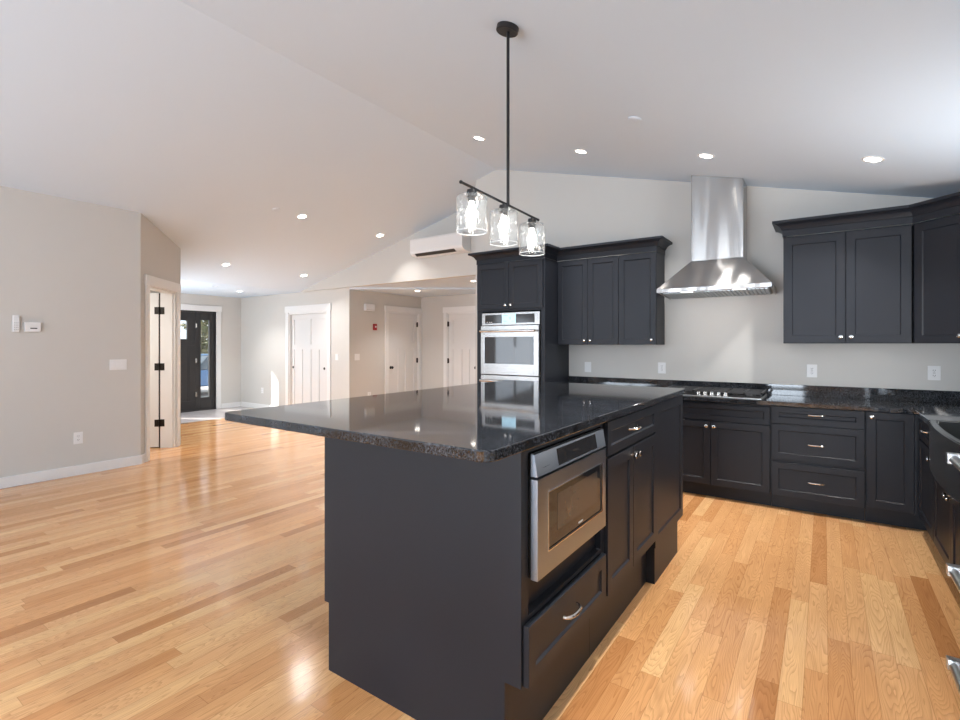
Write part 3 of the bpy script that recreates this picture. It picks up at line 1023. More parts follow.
for a, b, kx in ((0.006, xm - 0.002, xm - 0.035), (xm + 0.002, Lx - 0.006, xm + 0.035)):
    dd = MB().shaker(a, 0.135, b, 0.59, 0).build('door', M['cab'], u)
    knob(dd, kx, 0.555, 0)
u = thing('base_cabinet', 'charcoal filler cabinet between the apron sink and the stainless refrigerator', 'kitchen cabinet', (XF, 3.128, 0), -PI / 2)
Lx = 3.128 - 2.80
MB().box((0.0, 0.021, 0.118), (Lx, RIGHT - XF - 0.002, 0.878)).build('carcass', M['cab'], u)
MB().box((0.0, 0.07, 0), (Lx, 0.09, 0.118)).build('toe_kick', M['cab'], u)
MB().shaker(0.006, 0.135, Lx - 0.006, 0.868, 0).build('door', M['cab'], u)

# worktop, L-shaped with sink notch
CT = 0.914
c = MB()
c.prism([(-2.510, BACK - 0.002, 0.879), (-2.510, 4.863, 0.879), (0.546, 4.863, 0.879), (0.546, 4.235, 0.879), (1.00, 4.235, 0.879), (1.00, 3.155, 0.879), (0.546, 3.155, 0.879), (0.546, 2.80, 0.879), (RIGHT - 0.002, 2.80, 0.879), (RIGHT - 0.002, BACK - 0.002, 0.879)], (0, 0, 0.035))
wt_ = c.build('kitchen_worktop', M['granite'], bevel=0.003)
tag(wt_, 'L-shaped black granite worktop along the back wall and the sink run', 'worktop')
MB().box((-2.510, BACK - 0.022, CT), (RIGHT - 0.024, BACK - 0.002, 1.016)).box((RIGHT - 0.022, 2.80, CT), (RIGHT - 0.002, BACK - 0.002, 1.016)).build('backsplash', M['granite'], wt_, bevel=0.002)

# apron sink with a bowed front
sk = thing('apron_sink', 'charcoal farmhouse sink with a bowed apron front set into the granite', 'sink', (0, 0, 0))
ya, yb = 4.232, 3.158
out, inn = [], []
for k in range(17):
    t = k / 16
    y = ya + (yb - ya) * t
    out.append((0.548 - 0.030 * math.sin(PI * t) ** 0.8, y))
c = MB()
xr = 0.997
def sink_solid():
    top = out + [(xr, yb), (xr, ya)]
    inn = [(x + 0.035, min(max(y, yb + 0.035), ya - 0.035)) for x, y in out] + [(xr - 0.03, yb + 0.035), (xr - 0.03, ya - 0.035)]
    bm = c.bm
    n = len(top)
    def rg(pts, z):
        return [bm.verts.new((x, y, z)) for x, y in pts]
    a = rg(top, 0.625); b = rg(top, 0.918); i1 = rg(inn, 0.918); i0 = rg(inn, 0.70)
    for p, q in ((a, b), (b, i1), (i1, i0)):
        for k in range(n):
            bm.faces.new((p[k], p[(k + 1) % n], q[(k + 1) % n], q[k]))
    bm.faces.new(a[::-1]); bm.faces.new(i0)
sink_solid()
c.build('basin', M['apron'], sk, bevel=0.006, smooth=True)
MB().lathe([(0, 0.002), (0.02, 0.003), (0.04, 0.002), (0.045, 0.0)], (0.79, 3.70, 0.7005), 'Z', 20).build('drain', M['chrome'], sk, smooth=True)
fc = thing('faucet', 'chrome gooseneck faucet standing behind the charcoal apron sink', 'faucet', (1.07, 3.70, CT))
pts = [(0, 0, 0.002), (0, 0, 0.28)] + [(-0.09 + 0.09 * math.cos(a), 0, 0.28 + 0.09 * math.sin(a)) for a in [PI * k / 10 for k in range(1, 11)]] + [(-0.18, 0, 0.19)]
MB().tube(pts, 0.012, 12).lathe([(0, 0.001), (0.028, 0.001), (0.026, 0.012), (0.014, 0.02)], (0, 0, 0), 'Z', 16).build('spout', M['chrome'], fc, smooth=True)
MB().tube([(0, -0.012, 0.07), (0, -0.05, 0.08), (0, -0.09, 0.10)], 0.006, 8).build('lever', M['chrome'], fc, smooth=True)

# refrigerator: only its bar handles reach into the frame
rf = thing('refrigerator', 'stainless refrigerator at the right edge, its bar handles jutting out', 'refrigerator', (0.480, 2.785, 0), -PI / 2)
Lx, RD = 0.90, RIGHT - 0.480 - 0.005
MB().box((0.005, 0.05, 0.02), (Lx, RD, 1.80)).build('body', M['greyplastic'], rf)
def bar(parent, x0, x1, z, y=-0.052):
    c = MB().tube([(x0 + 0.012, y, z), (x1 - 0.012, y, z)], 0.0175, 16)
    for x in (x0 + 0.012, x1 - 0.012):
        c.box((x - 0.018, y - 0.019, z - 0.020), (x + 0.018, 0.001, z + 0.020))
    c.tube([(x0 + 0.030, y, z), (x0 + 0.036, y, z)], 0.0205, 16)
    return c.build('bar_handle', M['bright'], parent, smooth=True)
for z0, z1, hz in ((0.05, 0.28, 0.105), (0.29, 0.66, 0.482), (0.67, 1.06, 0.935), (1.07, 1.79, None)):
    dd = MB().box((0.003, 0.0, z0), (Lx, 0.048, z1)).build('door' if hz is None else 'drawer', M['steel'], rf, bevel=0.004)
    if hz:
        bar(dd, 0.03, Lx - 0.03, hz)
    else:
        h_ = MB().tube([(Lx - 0.06, -0.055, 1.12), (Lx - 0.06, -0.055, 1.70)], 0.014, 14)
        h_.box((Lx - 0.074, -0.07, 1.11), (Lx - 0.046, 0.001, 1.14)).box((Lx - 0.074, -0.07, 1.68), (Lx - 0.046, 0.001, 1.71))
        h_.build('bar_handle', M['steel'], dd, smooth=True)

# ------------------------------------------------------------------ gas cooktop
ck = thing('gas_cooktop', 'stainless gas cooktop with five knobs, black grates, set in the back worktop', 'cooktop', (-0.875, 4.895, CT))
W2 = 0.43
MB().box((-W2, 0.0, 0.0005), (W2, 0.53, 0.012)).build('base_plate', M['bright'], ck, bevel=0.004)
MB().box((-W2 + 0.010, 0.014, 0.0118), (W2 - 0.010, 0.520, 0.0128)).build('burner_pan', M['blackpanel'], ck)
for k in range(5):
    x = -0.085 + 0.057 * k
    kb = MB().lathe([(0, 0.012), (0.024, 0.012), (0.024, 0.016), (0.018, 0.018), (0.016, 0.042), (0.012, 0.045), (0, 0.045)], (x, 0.065, 0), 'Z', 18)
    kb.box((x - 0.003, 0.047, 0.043), (x + 0.003, 0.083, 0.050))
    kb.build('knob', M['chrome'], ck, smooth=True)
for x, y, r in ((-0.31, 0.18, 0.035), (-0.31, 0.39, 0.042), (0.0, 0.30, 0.055), (0.31, 0.18, 0.035), (0.31, 0.39, 0.042)):
    MB().lathe([(0, 0.0125), (r, 0.0125), (r, 0.022), (r * 0.8, 0.026), (r * 0.78, 0.032), (0, 0.034)], (x, y, 0), 'Z', 20).build('burner', M['iron'], ck, smooth=True)
for x0, x1 in ((-0.42, -0.145), (-0.139, 0.139), (0.145, 0.42)):
    c = MB()
    y0, y1, z = 0.115, 0.515, 0.036
    for a, b in (((x0, y0), (x1, y0)), ((x0, y1), (x1, y1)), ((x0, y0), (x0, y1)), ((x1, y0), (x1, y1)), (((x0 + x1) / 2, y0), ((x0 + x1) / 2, y1)), ((x0, (y0 + y1) / 2), (x1, (y0 + y1) / 2)), ((x0, y0 + 0.1), (x1, y0 + 0.1)), ((x0, y1 - 0.1), (x1, y1 - 0.1))):
        c.box((min(a[0], b[0]) - 0.006, min(a[1], b[1]) - 0.006, z), (max(a[0], b[0]) + 0.006, max(a[1], b[1]) + 0.006, z + 0.016))
    for fx in (x0, x1):
        for fy in (y0, y1):
            c.box((fx - 0.006, fy - 0.006, 0.0125), (fx + 0.006, fy + 0.006, z))
    c.build('grate', M['iron'], ck)

# ------------------------------------------------------------------ tall oven cabinet with double wall oven
tc_ = thing('oven_cabinet', 'tall charcoal cabinet housing the double wall oven, left end of the back run', 'kitchen cabinet', (-3.415, 0, 0))
TW, TY = 0.903, 4.886
c = MB()
c.box((0, TY, 0.118), (0.02, BACK - 0.002, 2.34)).box((TW - 0.02, TY, 0.118), (TW, BACK - 0.002, 2.34))
c.box((0.02, TY, 1.775), (TW - 0.02, BACK - 0.002, 2.34)).box((0.02, TY, 0.118), (TW - 0.02, BACK - 0.002, 0.40))
c.box((0.02, 5.46, 0.40), (TW - 0.02, BACK - 0.002, 1.775))
c.box((0.02, TY, 0.40), (0.082, 4.91, 1.775)).box((TW - 0.05, TY, 0.40), (TW - 0.02, 4.91, 1.775))
c.build('carcass', M['cab'], tc_)
MB().box((0, TY + 0.07, 0), (TW, BACK - 0.002, 0.118)).build('toe_kick', M['cab'], tc_)
for a, b, kx in ((0.012, 0.450, 0.418), (0.456, TW - 0.022, 0.488)):
    dd = MB().shaker(a, 1.800, b, 2.325, TY - 0.021).build('door', M['cab'], tc_)
    knob(dd, kx, 1.842, TY - 0.021)
dd = MB().shaker(0.012, 0.130, TW - 0.022, 0.395, TY - 0.021).build('drawer', M['cab'], tc_)
pull(dd, TW / 2, 0.27, TY - 0.021)

ov = thing('double_wall_oven', 'stainless double wall oven with a lit blue screen, built into the tall cabinet', 'oven', (-3.415 + 0.084, TY, 0))
OW = 0.764
MB().box((0.006, 0.026, 0.41), (OW - 0.006, 0.56, 1.745)).build('body', M['blackpanel'], ov)
c = MB()
yo = -0.020
c.box((0, yo, 1.615), (OW, 0.004, 1.757))
cp = c.build('control_panel', M['steel'], ov, bevel=0.002)
MB().box((0.045, yo - 0.002, 1.636), (OW - 0.062, yo, 1.735)).build('control_glass', M['blackpanel'], cp)
scr = MB().box((0.280, yo - 0.004, 1.632), (0.462, yo - 0.002, 1.740)).build('screen', M['screen'], cp)
scr['label'] = 'lit pale blue touch screen'
c = MB()
for bx_ in ((0.385, 1.675, 0.392, 1.705), (0.375, 1.690, 0.380, 1.697), (0.30, 1.722, 0.36, 1.726), (0.30, 1.655, 0.34, 1.659), (0.41, 1.655, 0.45, 1.659), (0.396, 1.683, 0.402, 1.688)):
    c.box((bx_[0], yo - 0.0046, bx_[1]), (bx_[2], yo - 0.004, bx_[3]))
c.build('screen_graphics', M['screenmark'], scr)['kind'] = 'stuff'
for x in (0.070, 0.105, 0.130):
    MB().box((x, yo - 0.0027, 1.645), (x + 0.012, yo - 0.002, 1.655)).build('touch_icon', M['white'], cp)
def oven_door(z0, z1):
    c = MB()
    gx0, gx1, gz0, gz1 = 0.05, OW - 0.06, z0 + 0.125, z1 - 0.130
    y0, y1 = -0.045, 0.004
    c.box((0, y0, z0), (gx0, y1, z1)).box((gx1, y0, z0), (OW, y1, z1)).box((gx0, y0, z0), (gx1, y1, gz0)).box((gx0, y0, gz1), (gx1, y1, z1))
    d = c.build('oven_door', M['steel'], ov, bevel=0.002)
    MB().box((gx0, y0 + 0.004, gz0), (gx1, y0 + 0.012, gz1)).build('window', M['ovenglass'], d)
    h = MB().tube([(0.02, y0 - 0.05, z1 - 0.062), (OW - 0.02, y0 - 0.05, z1 - 0.062)], 0.013, 14)
    for x in (0.045, OW - 0.045):
        h.box((x - 0.016, y0 - 0.05, z1 - 0.073), (x + 0.016, y0 + 0.001, z1 - 0.051))
    h.build('handle', M['chrome'], d, smooth=True)
oven_door(1.046, 1.607)
oven_door(0.44, 1.036)

# ------------------------------------------------------------------ wall cabinets
UF = 5.18
UB, UT = 1.390, 2.34
def wall_unit(label, x0, x1):
    u = thing('wall_cabinet', label, 'kitchen cabinet', (x0, 0, UB), 0, 'wall cabinets')
    MB().box((0, UF + 0.021, 0), (x1 - x0, BACK - 0.002, UT - UB)).build('carcass', M['cab'], u)
    return u
u = wall_unit('charcoal two-door wall cabinet beside the tall oven cabinet', -2.510, -1.800)
for a, b, kx in ((0.008, 0.368, 0.335), (0.372, 0.712, 0.405)):
    dd = MB().shaker(a, 0.0, b, 0.942, UF).build('door', M['cab'], u)
    knob(dd, kx, 0.045, UF)
u = wall_unit('charcoal single-door wall cabinet left of the range hood', -1.798, -1.405)
dd = MB().shaker(0.004, 0.0, 0.390, 0.942, UF).build('door', M['cab'], u)
knob(dd, 0.352, 0.05, UF)
UB, UT = 1.402, 2.348
u = wall_unit('charcoal two-door wall cabinet right of the range hood', -0.301, 0.572)
xm = 0.147 + 0.301
for a, b, kx in ((0.004, xm - 0.002, xm - 0.035), (xm + 0.002, 0.866, xm + 0.035)):
    dd = MB().shaker(a, 0.005, b, 0.930, UF, rail=0.062).build('door', M['cab'], u)
    knob(dd, kx, 0.055, UF)
# diagonal corner cabinet
u = thing('corner_wall_cabinet', 'charcoal diagonal wall cabinet in the corner above the sink run', 'kitchen cabinet', (0.582, UF + 0.02, UB), -PI / 4)
A = Vector((0.582, UF + 0.02))
def loc45(x, y):
    d = Vector((x, y)) - A
    return (d.x * Q - d.y * Q, d.x * Q + d.y * Q)
DL = 0.40
bx, by = 0.582 + DL * Q, UF + 0.02 - DL * Q
plan = [loc45(*p) for p in ((0.582, UF + 0.02), (bx, by), (RIGHT - 0.002, by), (RIGHT - 0.002, BACK - 0.002), (0.582, BACK - 0.002))]
MB().prism([(x, y, 0) for x, y in plan], (0, 0, UT - UB)).build('carcass', M['cab'], u)
dd = MB().shaker(0.022, 0.005, DL - 0.012, 0.930, -0.021, rail=0.055).build('door', M['cab'], u)
knob(dd, DL - 0.05, 0.055, -0.021)

CROWN = [(0, 2.341), (0.006, 2.341), (0.006, 2.395), (0.014, 2.398), (0.020, 2.412), (0.032, 2.430), (0.052, 2.444), (0.068, 2.450), (0.080, 2.452), (0.080, 2.474), (0, 2.474)]
c = MB().sweep([(-3.415, BACK - 0.002), (-3.415, TY - 0.001), (-2.512, TY - 0.001), (-2.512, UF - 0.001), (-1.405, UF - 0.001), (-1.405, BACK - 0.002)], CROWN)
tag(c.build('crown_molding', M['cab']), 'charcoal crown molding over the oven cabinet and left wall cabinets', 'crown molding', 'charcoal crown moldings')
c = MB().sweep([(-0.301, BACK - 0.002), (-0.301, UF - 0.001), (0.575, UF - 0.001), (bx - 0.01, by), (RIGHT - 0.002, by)], CROWN, 0.008)
tag(c.build('crown_molding', M['cab']), 'charcoal crown molding over the wall cabinets right of the hood', 'crown molding', 'charcoal crown moldings')

# ------------------------------------------------------------------ range hood
hd = thing('range_hood', 'stainless pyramid range hood with tall chimney above the cooktop', 'range hood', (-0.872, BACK - 0.002, 0))
cx0, cx1, cyf = -0.208, 0.250, -0.285
zt = 3.2
ct0, ct1 = slope(-0.872 + cx0) - 0.002, slope(-0.872 + cx1) - 0.002
MB().prism([(cx0, cyf, 2.208), (cx1, cyf, 2.208), (cx1, cyf, ct1), (cx0, cyf, ct0)], (0, -cyf, 0)).build('chimney', M['hood'], hd, bevel=0.003)
hx0, hx1, hyf = -0.482, 0.496, -0.50
c = MB()
bm = c.bm
lo = [bm.verts.new(p) for p in ((hx0, hyf, 1.934), (hx1, hyf, 1.934), (hx1, 0, 1.934), (hx0, 0, 1.934))]
hi = [bm.verts.new(p) for p in ((cx0 - 0.004, cyf - 0.004, 2.207), (cx1 + 0.004, cyf - 0.004, 2.207), (cx1 + 0.004, 0, 2.207), (cx0 - 0.004, 0, 2.207))]
for k in range(4):
    bm.faces.new((lo[k], lo[(k + 1) % 4], hi[(k + 1) % 4], hi[k]))
bm.faces.new(lo[::-1]); bm.faces.new(hi)
c.build('canopy', M['hood'], hd)
c = MB()
c.box((hx0, hyf, 1.896), (hx1, hyf + 0.02, 1.934))
for q in (hx0, hx1 - 0.012):
    c.prism([(q, hyf + 0.02, 1.896), (q, hyf + 0.02, 1.934), (q, 0, 1.934), (q, 0, 1.868)], (0.012, 0, 0))
c.box((hx0 + 0.012, hyf + 0.02, 1.899), (hx1 - 0.012, hyf + 0.11, 1.930))
c.build('rim', M['hood'], hd, bevel=0.002)
for k, x in enumerate((-0.215, 0.235)):
    MB().box((x - 0.05, hyf + 0.035, 1.893), (x + 0.05, hyf + 0.085, 1.900)).build('hood_lamp', M['led'], hd)
    d_ = bpy.data.lights.new('hood_glow', 'AREA')
    d_.size, d_.energy, d_.color = 0.08, 0.5, (1.0, 0.97, 0.92)
    l_ = bpy.data.objects.new('hood_glow', d_)
    col.objects.link(l_)
    l_.parent = hd
    l_.location = (x, hyf + 0.065, 1.888)
for k in range(3):
    x0 = hx0 + 0.033 + k * 0.306
    c = MB()
    for j in range(9):
        xa = x0 + j * 0.034
        c.prism([(xa, hyf + 0.115, 1.893), (xa, hyf + 0.115, 1.901), (xa, -0.01, 1.877), (xa, -0.01, 1.869)], (0.020, 0, 0))
    c.prism([(x0, hyf + 0.112, 1.9015), (x0, hyf + 0.112, 1.910), (x0, -0.005, 1.886), (x0, -0.005, 1.8775)], (0.300, 0, 0))
    c.build('baffle_filter', M['baffle'], hd)
MB().lathe([(0, 0), (0.008, 0), (0.008, 0.004), (0, 0.005)], (0.0, hyf, 1.914), 'Y', 12).build('push_button', M['chrome'], hd)

# ------------------------------------------------------------------ pendant over the island
PX, PY = -1.442, 2.361
pz = slope(PX)
pn = thing('pendant_light', 'black linear pendant with three bubble-glass shades hanging over the island', 'pendant light', (PX, PY, 2.165))
tl = math.atan(K)
c = MB().lathe([(0, -0.030), (0.058, -0.030), (0.062, -0.026), (0.062, -0.001), (0, -0.001)], (0, 0, 0), 'Z', 28)
R = Matrix.Rotation(tl, 4, 'Y')
for v in c.bm.verts:
    v.co = R @ v.co + Vector((0, 0, pz - 2.165))
c.build('canopy', M['blackmetal'], pn, smooth=True)
MB().tube([(0, 0, 0), (0, 0, pz - 2.165 - 0.02)], 0.0085, 12).build('rod', M['blackmetal'], pn, smooth=True)
MB().tube([(0, -0.435, 0.013), (0, 0.355, -0.008)], 0.0065, 12).sphere((0, -0.435, 0.013), 0.009).sphere((0, 0.355, -0.008), 0.008).build('bar', M['blackmetal'], pn, smooth=True)
for yy in (-0.345, -0.045, 0.275):
    zz = -0.026 * yy + 0.001
    s_ = MB().lathe([(0, 0.0), (0.006, 0.0), (0.006, -0.010), (0.024, -0.013), (0.026, -0.030), (0.026, -0.046), (0.019, -0.048), (0.018, -0.070), (0, -0.070)], (0, yy, zz), 'Z', 20).build('socket', M['blackmetal'], pn, smooth=True)
    r0, r1, t0, t1 = 0.077, 0.0745, -0.043, -0.222
    g_ = MB().lathe([(0.026, t0), (r0 - 0.012, t0), (r0 - 0.003, t0 - 0.004), (r0, t0 - 0.014), (r0, t1), (r1, t1), (r1, t0 - 0.014), (r1 - 0.004, t0 - 0.006), (r0 - 0.014, t0 - 0.0035), (0.026, t0 - 0.0035)], (0, yy, zz), 'Z', 40, close=True).build('glass_shade', M['shade'], pn, smooth=True)
    MB().lathe([(r0 + 0.0006, t1 + 0.0025), (r0 + 0.0006, t1 - 0.0005), (r1 - 0.0006, t1 - 0.0005), (r1 - 0.0006, t1 + 0.0025)], (0, yy, zz), 'Z', 40, close=True).build('ground_rim', M['frost'], g_, smooth=True)
    MB().lathe([(0.012, -0.070), (0.013, -0.085), (0.022, -0.105), (0.027, -0.125), (0.024, -0.150), (0.015, -0.175), (0.007, -0.195), (0, -0.198)], (0, yy, zz), 'Z', 20).build('bulb', M['bulb'], pn, smooth=True)

# ------------------------------------------------------------------ recessed downlights
def downlight_proto():
    t = thing('ceiling_light', '', 'ceiling light', (0, 0, 0), 0, 'recessed downlights')
    MB().lathe([(0.050, -0.0015), (0.052, -0.005), (0.066, -0.004), (0.070, -0.0005)], (0, 0, 0), 'Z', 32).build('trim_ring', M['white'], t, smooth=True)
    MB().lathe([(0, -0.0025), (0.051, -0.0025), (0.051, -0.001)], (0, 0, 0), 'Z', 32).build('lens', M['lamp'], t, smooth=True)
    return t
dl = None
def place_light(x, y, z, tilt, label, power=1.0):
    global dl
    if dl is None:
        dl = downlight_proto()
        o = dl
        o['label'] = label
        o.location = (x, y, z)
    else:
        o = copy_tree(dl, (x, y, z), label)
    o.rotation_euler = (0, tilt, 0)
    d = bpy.data.lights.new('downlight_glow', 'AREA')
    d.shape = 'DISK'
    d.size = 0.10
    d.energy = LAMP_W * power
    d.color = LAMP_COL
    d.spread = math.radians(105)
    l = bpy.data.objects.new('downlight_glow', d)
    col.objects.link(l)
    l.parent = o
    l.location = (0, 0, -0.008)
for x, y, pw_, lb in ((-2.956, 4.262, 0.8, 'recessed ceiling light nearest the pendant rod, left of it'),
                 (-1.964, 4.587, 1.2, 'recessed ceiling light between the pendant rod and the hood chimney'),
                 (-0.828, 4.58, 1.1, 'recessed ceiling light just above the hood chimney top'),
                 (0.285, 4.518, 1.6, 'recessed ceiling light above the wall cabinets right of the hood'),
                 (-5.79, 4.165, 1.3, 'recessed ceiling light beside the small round cap on the living room slope'),
                 (-5.788, 5.595, 0.28, 'recessed ceiling light just left of the wall-mounted air conditioner'),
                 (-7.682, 4.149, 1.2, 'recessed ceiling light low on the slope toward the inner doorway'),
                 (-7.706, 5.584, 0.5, 'recessed ceiling light low on the slope above the closet doors'),
                 (-0.40, 1.95, 2.0, 'added unseen recessed light over the floor between the island and the sink'),  # out of view, added to brighten the kitchen floor
                 (-0.40, 0.6, 1.0, 'added unseen recessed light over the near end of the island aisle')):  # also added out of view, fills the near aisle
    place_light(x, y, slope(x) - 0.0005, math.atan(K) * (1 if x > RX else -1), lb, pw_)
place_light(-9.40, 5.35, CZ - 0.0005, 0, 'recessed light in the flat ceiling by the entry door', 1.0)
place_light(-6.30, 7.05, CZ - 0.0305, 0, 'recessed light in the flat ceiling outside the hall doors', 0.5)
place_light(-4.72, 6.66, CZ - 0.0005, 0, 'recessed light in the flat ceiling half hidden by the oven cabinet', 0.7)

bl = thing('added_bedroom_light', 'added round flush light brightening the room behind the inner doorway', 'ceiling light', (-7.25, 1.7, CZ - 0.001))  # unseen light added to brighten what shows through the doorway
MB().lathe([(0, -0.07), (0.12, -0.06), (0.16, -0.03), (0.16, 0.0), (0, 0.0)], (0, 0, 0), 'Z', 28).build('globe', emit('added_lit_globe', (1, 0.93, 0.84), 5.0), bl, smooth=True)
ld = bpy.data.lights.new('bedroom_fill', 'AREA')
ld.shape = 'DISK'
ld.size = 0.3
ld.energy = 30
ld.color = (1.0, 0.93, 0.84)
lo2 = bpy.data.objects.new('bedroom_fill', ld)
col.objects.link(lo2)
lo2.parent = bl
lo2.location = (0, 0, -0.09)
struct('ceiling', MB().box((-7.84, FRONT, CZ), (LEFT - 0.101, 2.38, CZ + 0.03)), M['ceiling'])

# ceiling caps
def cap(x, y, z, tilt, label):
    c = MB().lathe([(0, -0.010), (0.040, -0.010), (0.048, -0.006), (0.050, 0.0), (0, 0.0)], (0, 0, 0), 'Z', 28)
    o = c.build('sprinkler_cover', M['ceiling'], smooth=True)
    o.location = (x, y, z - 0.0005)
    o.rotation_euler = (0, tilt, 0)
    tag(o, label, 'sprinkler cap', 'white ceiling caps')
cap(-5.777, 3.77, slope(-5.777), -math.atan(K), 'small white round cap on the living room ceiling slope')
cap(-1.167, 3.731, slope(-1.167), math.atan(K), 'small white round cap on the kitchen ceiling above the hood')
cap(-8.95, 4.64, CZ, 0, 'small white round cap on the flat entry ceiling')

# ------------------------------------------------------------------ air conditioner
ac = thing('air_conditioner', 'white wall-mounted air conditioner on the gable wall', 'air conditioner', (-5.39, GAB - 0.002, 2.775))
AL = 1.03
prof = [(0, 0.0), (-0.10, 0.0), (-0.165, 0.012), (-0.205, 0.040), (-0.220, 0.075), (-0.220, 0.250), (-0.205, 0.272), (-0.17, 0.285), (0, 0.285)]
MB().prism([(0, y, z) for y, z in prof], (AL, 0, 0)).build('housing', M['white'], ac, bevel=0.006)
c = MB().prism([(0.09, -0.150, 0.007), (0.09, -0.2060, 0.0395), (0.09, -0.2100, 0.0350), (0.09, -0.154, 0.001)], (AL - 0.25, 0, 0))
lv = c.build('louver_slot', M['slot'], ac)
MB().prism([(0.10, -0.085, -0.001), (0.10, -0.140, 0.003), (0.10, -0.140, -0.001), (0.10, -0.085, -0.005)], (AL - 0.26, 0, 0)).build('louver', M['white'], ac)

# ------------------------------------------------------------------ wall plates
def plate_obj(name, label, cat, loc, rz, wd, h, kind, group=None):
    """wall plate; local -Y points into the room"""
    o = thing(name, label, cat, loc, rz, group)
    MB().box((-wd / 2, -0.006, -h / 2), (wd / 2, 0, h / 2)).build('plate', M['white'], o, bevel=0.002)
    if kind == 'outlet':
        for dz in (0.02, -0.02):
            r = MB().lathe([(0, 0.008), (0.0155, 0.008), (0.0165, 0.006)], (0, 0, dz), 'Y', 18).build('receptacle', M['white'], o)
            for q in ((-0.008, -0.002, -0.005, 0.007), (0.005, -0.002, 0.008, 0.007), (-0.002, -0.010, 0.002, -0.006)):
                MB().box((q[0], -0.0086, dz + q[1]), (q[2], -0.008, dz + q[3])).build('slot', M['slot'], r)
    elif kind == 'gfci':
        r = MB().box((-0.017, -0.008, -0.034), (0.017, -0.006, 0.034)).build('receptacle', M['white'], o)
        for dz in (0.02, -0.022):
            for q in ((-0.008, -0.002, -0.005, 0.007), (0.005, -0.002, 0.008, 0.007), (-0.002, -0.009, 0.002, -0.005)):
                MB().box((q[0], -0.0086, dz + q[1]), (q[2], -0.008, dz + q[3])).build('slot', M['slot'], r)
        MB().box((-0.008, -0.0095, -0.004), (0.008, -0.008, 0.004)).build('test_button', M['greyplastic'], r)
    else:
        n = kind
        for k in range(n):
            x = (k - (n - 1) / 2) * 0.046
            MB().box((x - 0.016, -0.009, -0.033), (x + 0.016, -0.006, 0.033)).build('rocker', M['white'], o, bevel=0.002)
    return o
for x, z, lb, kd in ((-2.272, 1.128, 'white rocker switch plate on the back wall nearest the tall oven cabinet', 1),
                     (-1.433, 1.140, 'white outlet on the back wall left of the cooktop', 'gfci'),
                     (-0.094, 1.150, 'white outlet on the back wall above the three-drawer cabinet', 'gfci'),
                     (0.744, 1.158, 'white outlet on the back wall below the corner wall cabinet', 'gfci')):
    plate_obj('outlet' if kd == 'gfci' else 'light_switch', lb, 'outlet' if kd == 'gfci' else 'light switch', (x, BACK - 0.0005, z), 0, 0.08, 0.118, kd, 'wall plates above the worktop')
plate_obj('outlet', 'white duplex outlet low on the left wall', 'outlet', (LEFT + 0.0005, 1.94, 0.395), PI / 2, 0.08, 0.125, 'outlet')
plate_obj('light_switch', 'white triple rocker switch plate on the left wall by the doorway', 'light switch', (LEFT + 0.0005, 2.306, 1.165), PI / 2, 0.165, 0.118, 3)
plate_obj('light_switch', 'white switch plate on the far wall right of the closet doors', 'light switch', (-7.504, FAR - 0.0005, 1.154), 0, 0.08, 0.12, 1)
plate_obj('light_switch', 'white double rocker switch plate on the hall wall below the red alarm', 'light switch', (HALLX + 0.0005, 6.34, 1.155), PI / 2, 0.12, 0.12, 2)
plate_obj('outlet', 'white outlet low on the hall wall behind the island top', 'outlet', (HALLX + 0.0005, 6.64, 0.42), PI / 2, 0.08, 0.12, 'outlet')
plate_obj('outlet', 'white outlet low on the far wall left of the sun patch', 'outlet', (-9.93, FAR - 0.0005, 0.40), 0, 0.08, 0.12, 'outlet')

# remote in its holder, thermostat
rm = thing('remote_control', 'slim white remote in a wall holder, left of the thermostat', 'remote control', (LEFT + 0.0005, 1.440, 1.595), PI / 2)
MB().box((-0.030, -0.010, -0.085), (0.030, 0, 0.02)).build('holder', M['greyplastic'], rm, bevel=0.003)
rb = MB().box((-0.025, -0.024, -0.08), (0.025, -0.010, 0.085)).build('body', M['white'], rm, bevel=0.004)
MB().box((-0.019, -0.0245, 0.036), (0.019, -0.024, 0.074)).build('display', M['trim'], rb)
c = MB()
for r_ in range(4):
    for k in (-1, 0, 1):
        c.box((k * 0.013 - 0.004, -0.0252, -0.06 + r_ * 0.022), (k * 0.013 + 0.004, -0.024, -0.053 + r_ * 0.022))
c.build('buttons', M['greyplastic'], rb)
th_ = thing('thermostat', 'white rectangular thermostat on the left wall, right of the remote', 'thermostat', (LEFT + 0.0005, 1.565, 1.567), PI / 2)
MB().box((-0.062, -0.024, -0.047), (0.062, 0, 0.047)).build('housing', M['white'], th_, bevel=0.004)
MB().box((-0.020, -0.0248, -0.020), (0.034, -0.024, 0.026)).build('display', M['trim'], th_)
MB().box((-0.020, -0.0256, -0.018), (0.034, -0.0248, -0.008)).build('display_bar', M['slot'], th_)

# fire alarm and chime in the hall
fa = thing('fire_alarm', 'small red fire alarm pull on the hall wall by the white door', 'fire alarm', (HALLX + 0.0005, 6.775, 1.725), PI / 2)
MB().box((-0.042, -0.030, -0.062), (0.042, 0, 0.062)).build('housing', M['red'], fa, bevel=0.004)
c = MB().lathe([(0, 0.034), (0.018, 0.034), (0.018, 0.030)], (0.005, 0, 0.005), 'Y', 16)
o = c.build('pull_handle', M['white'], fa)
o['label'] = 'white round centre of the red alarm'
cb = thing('door_chime', 'white box mounted high on the hall wall above the red alarm', 'door chime', (HALLX + 0.0005, 6.62, 2.095), PI / 2)
MB().box((-0.115, -0.06, -0.065), (0.115, 0, 0.065)).build('housing', M['white'], cb, bevel=0.006)
MB().box((-0.10, -0.061, -0.050), (0.10, -0.060, -0.044)).build('grille_slot', M['greyplastic'], cb)

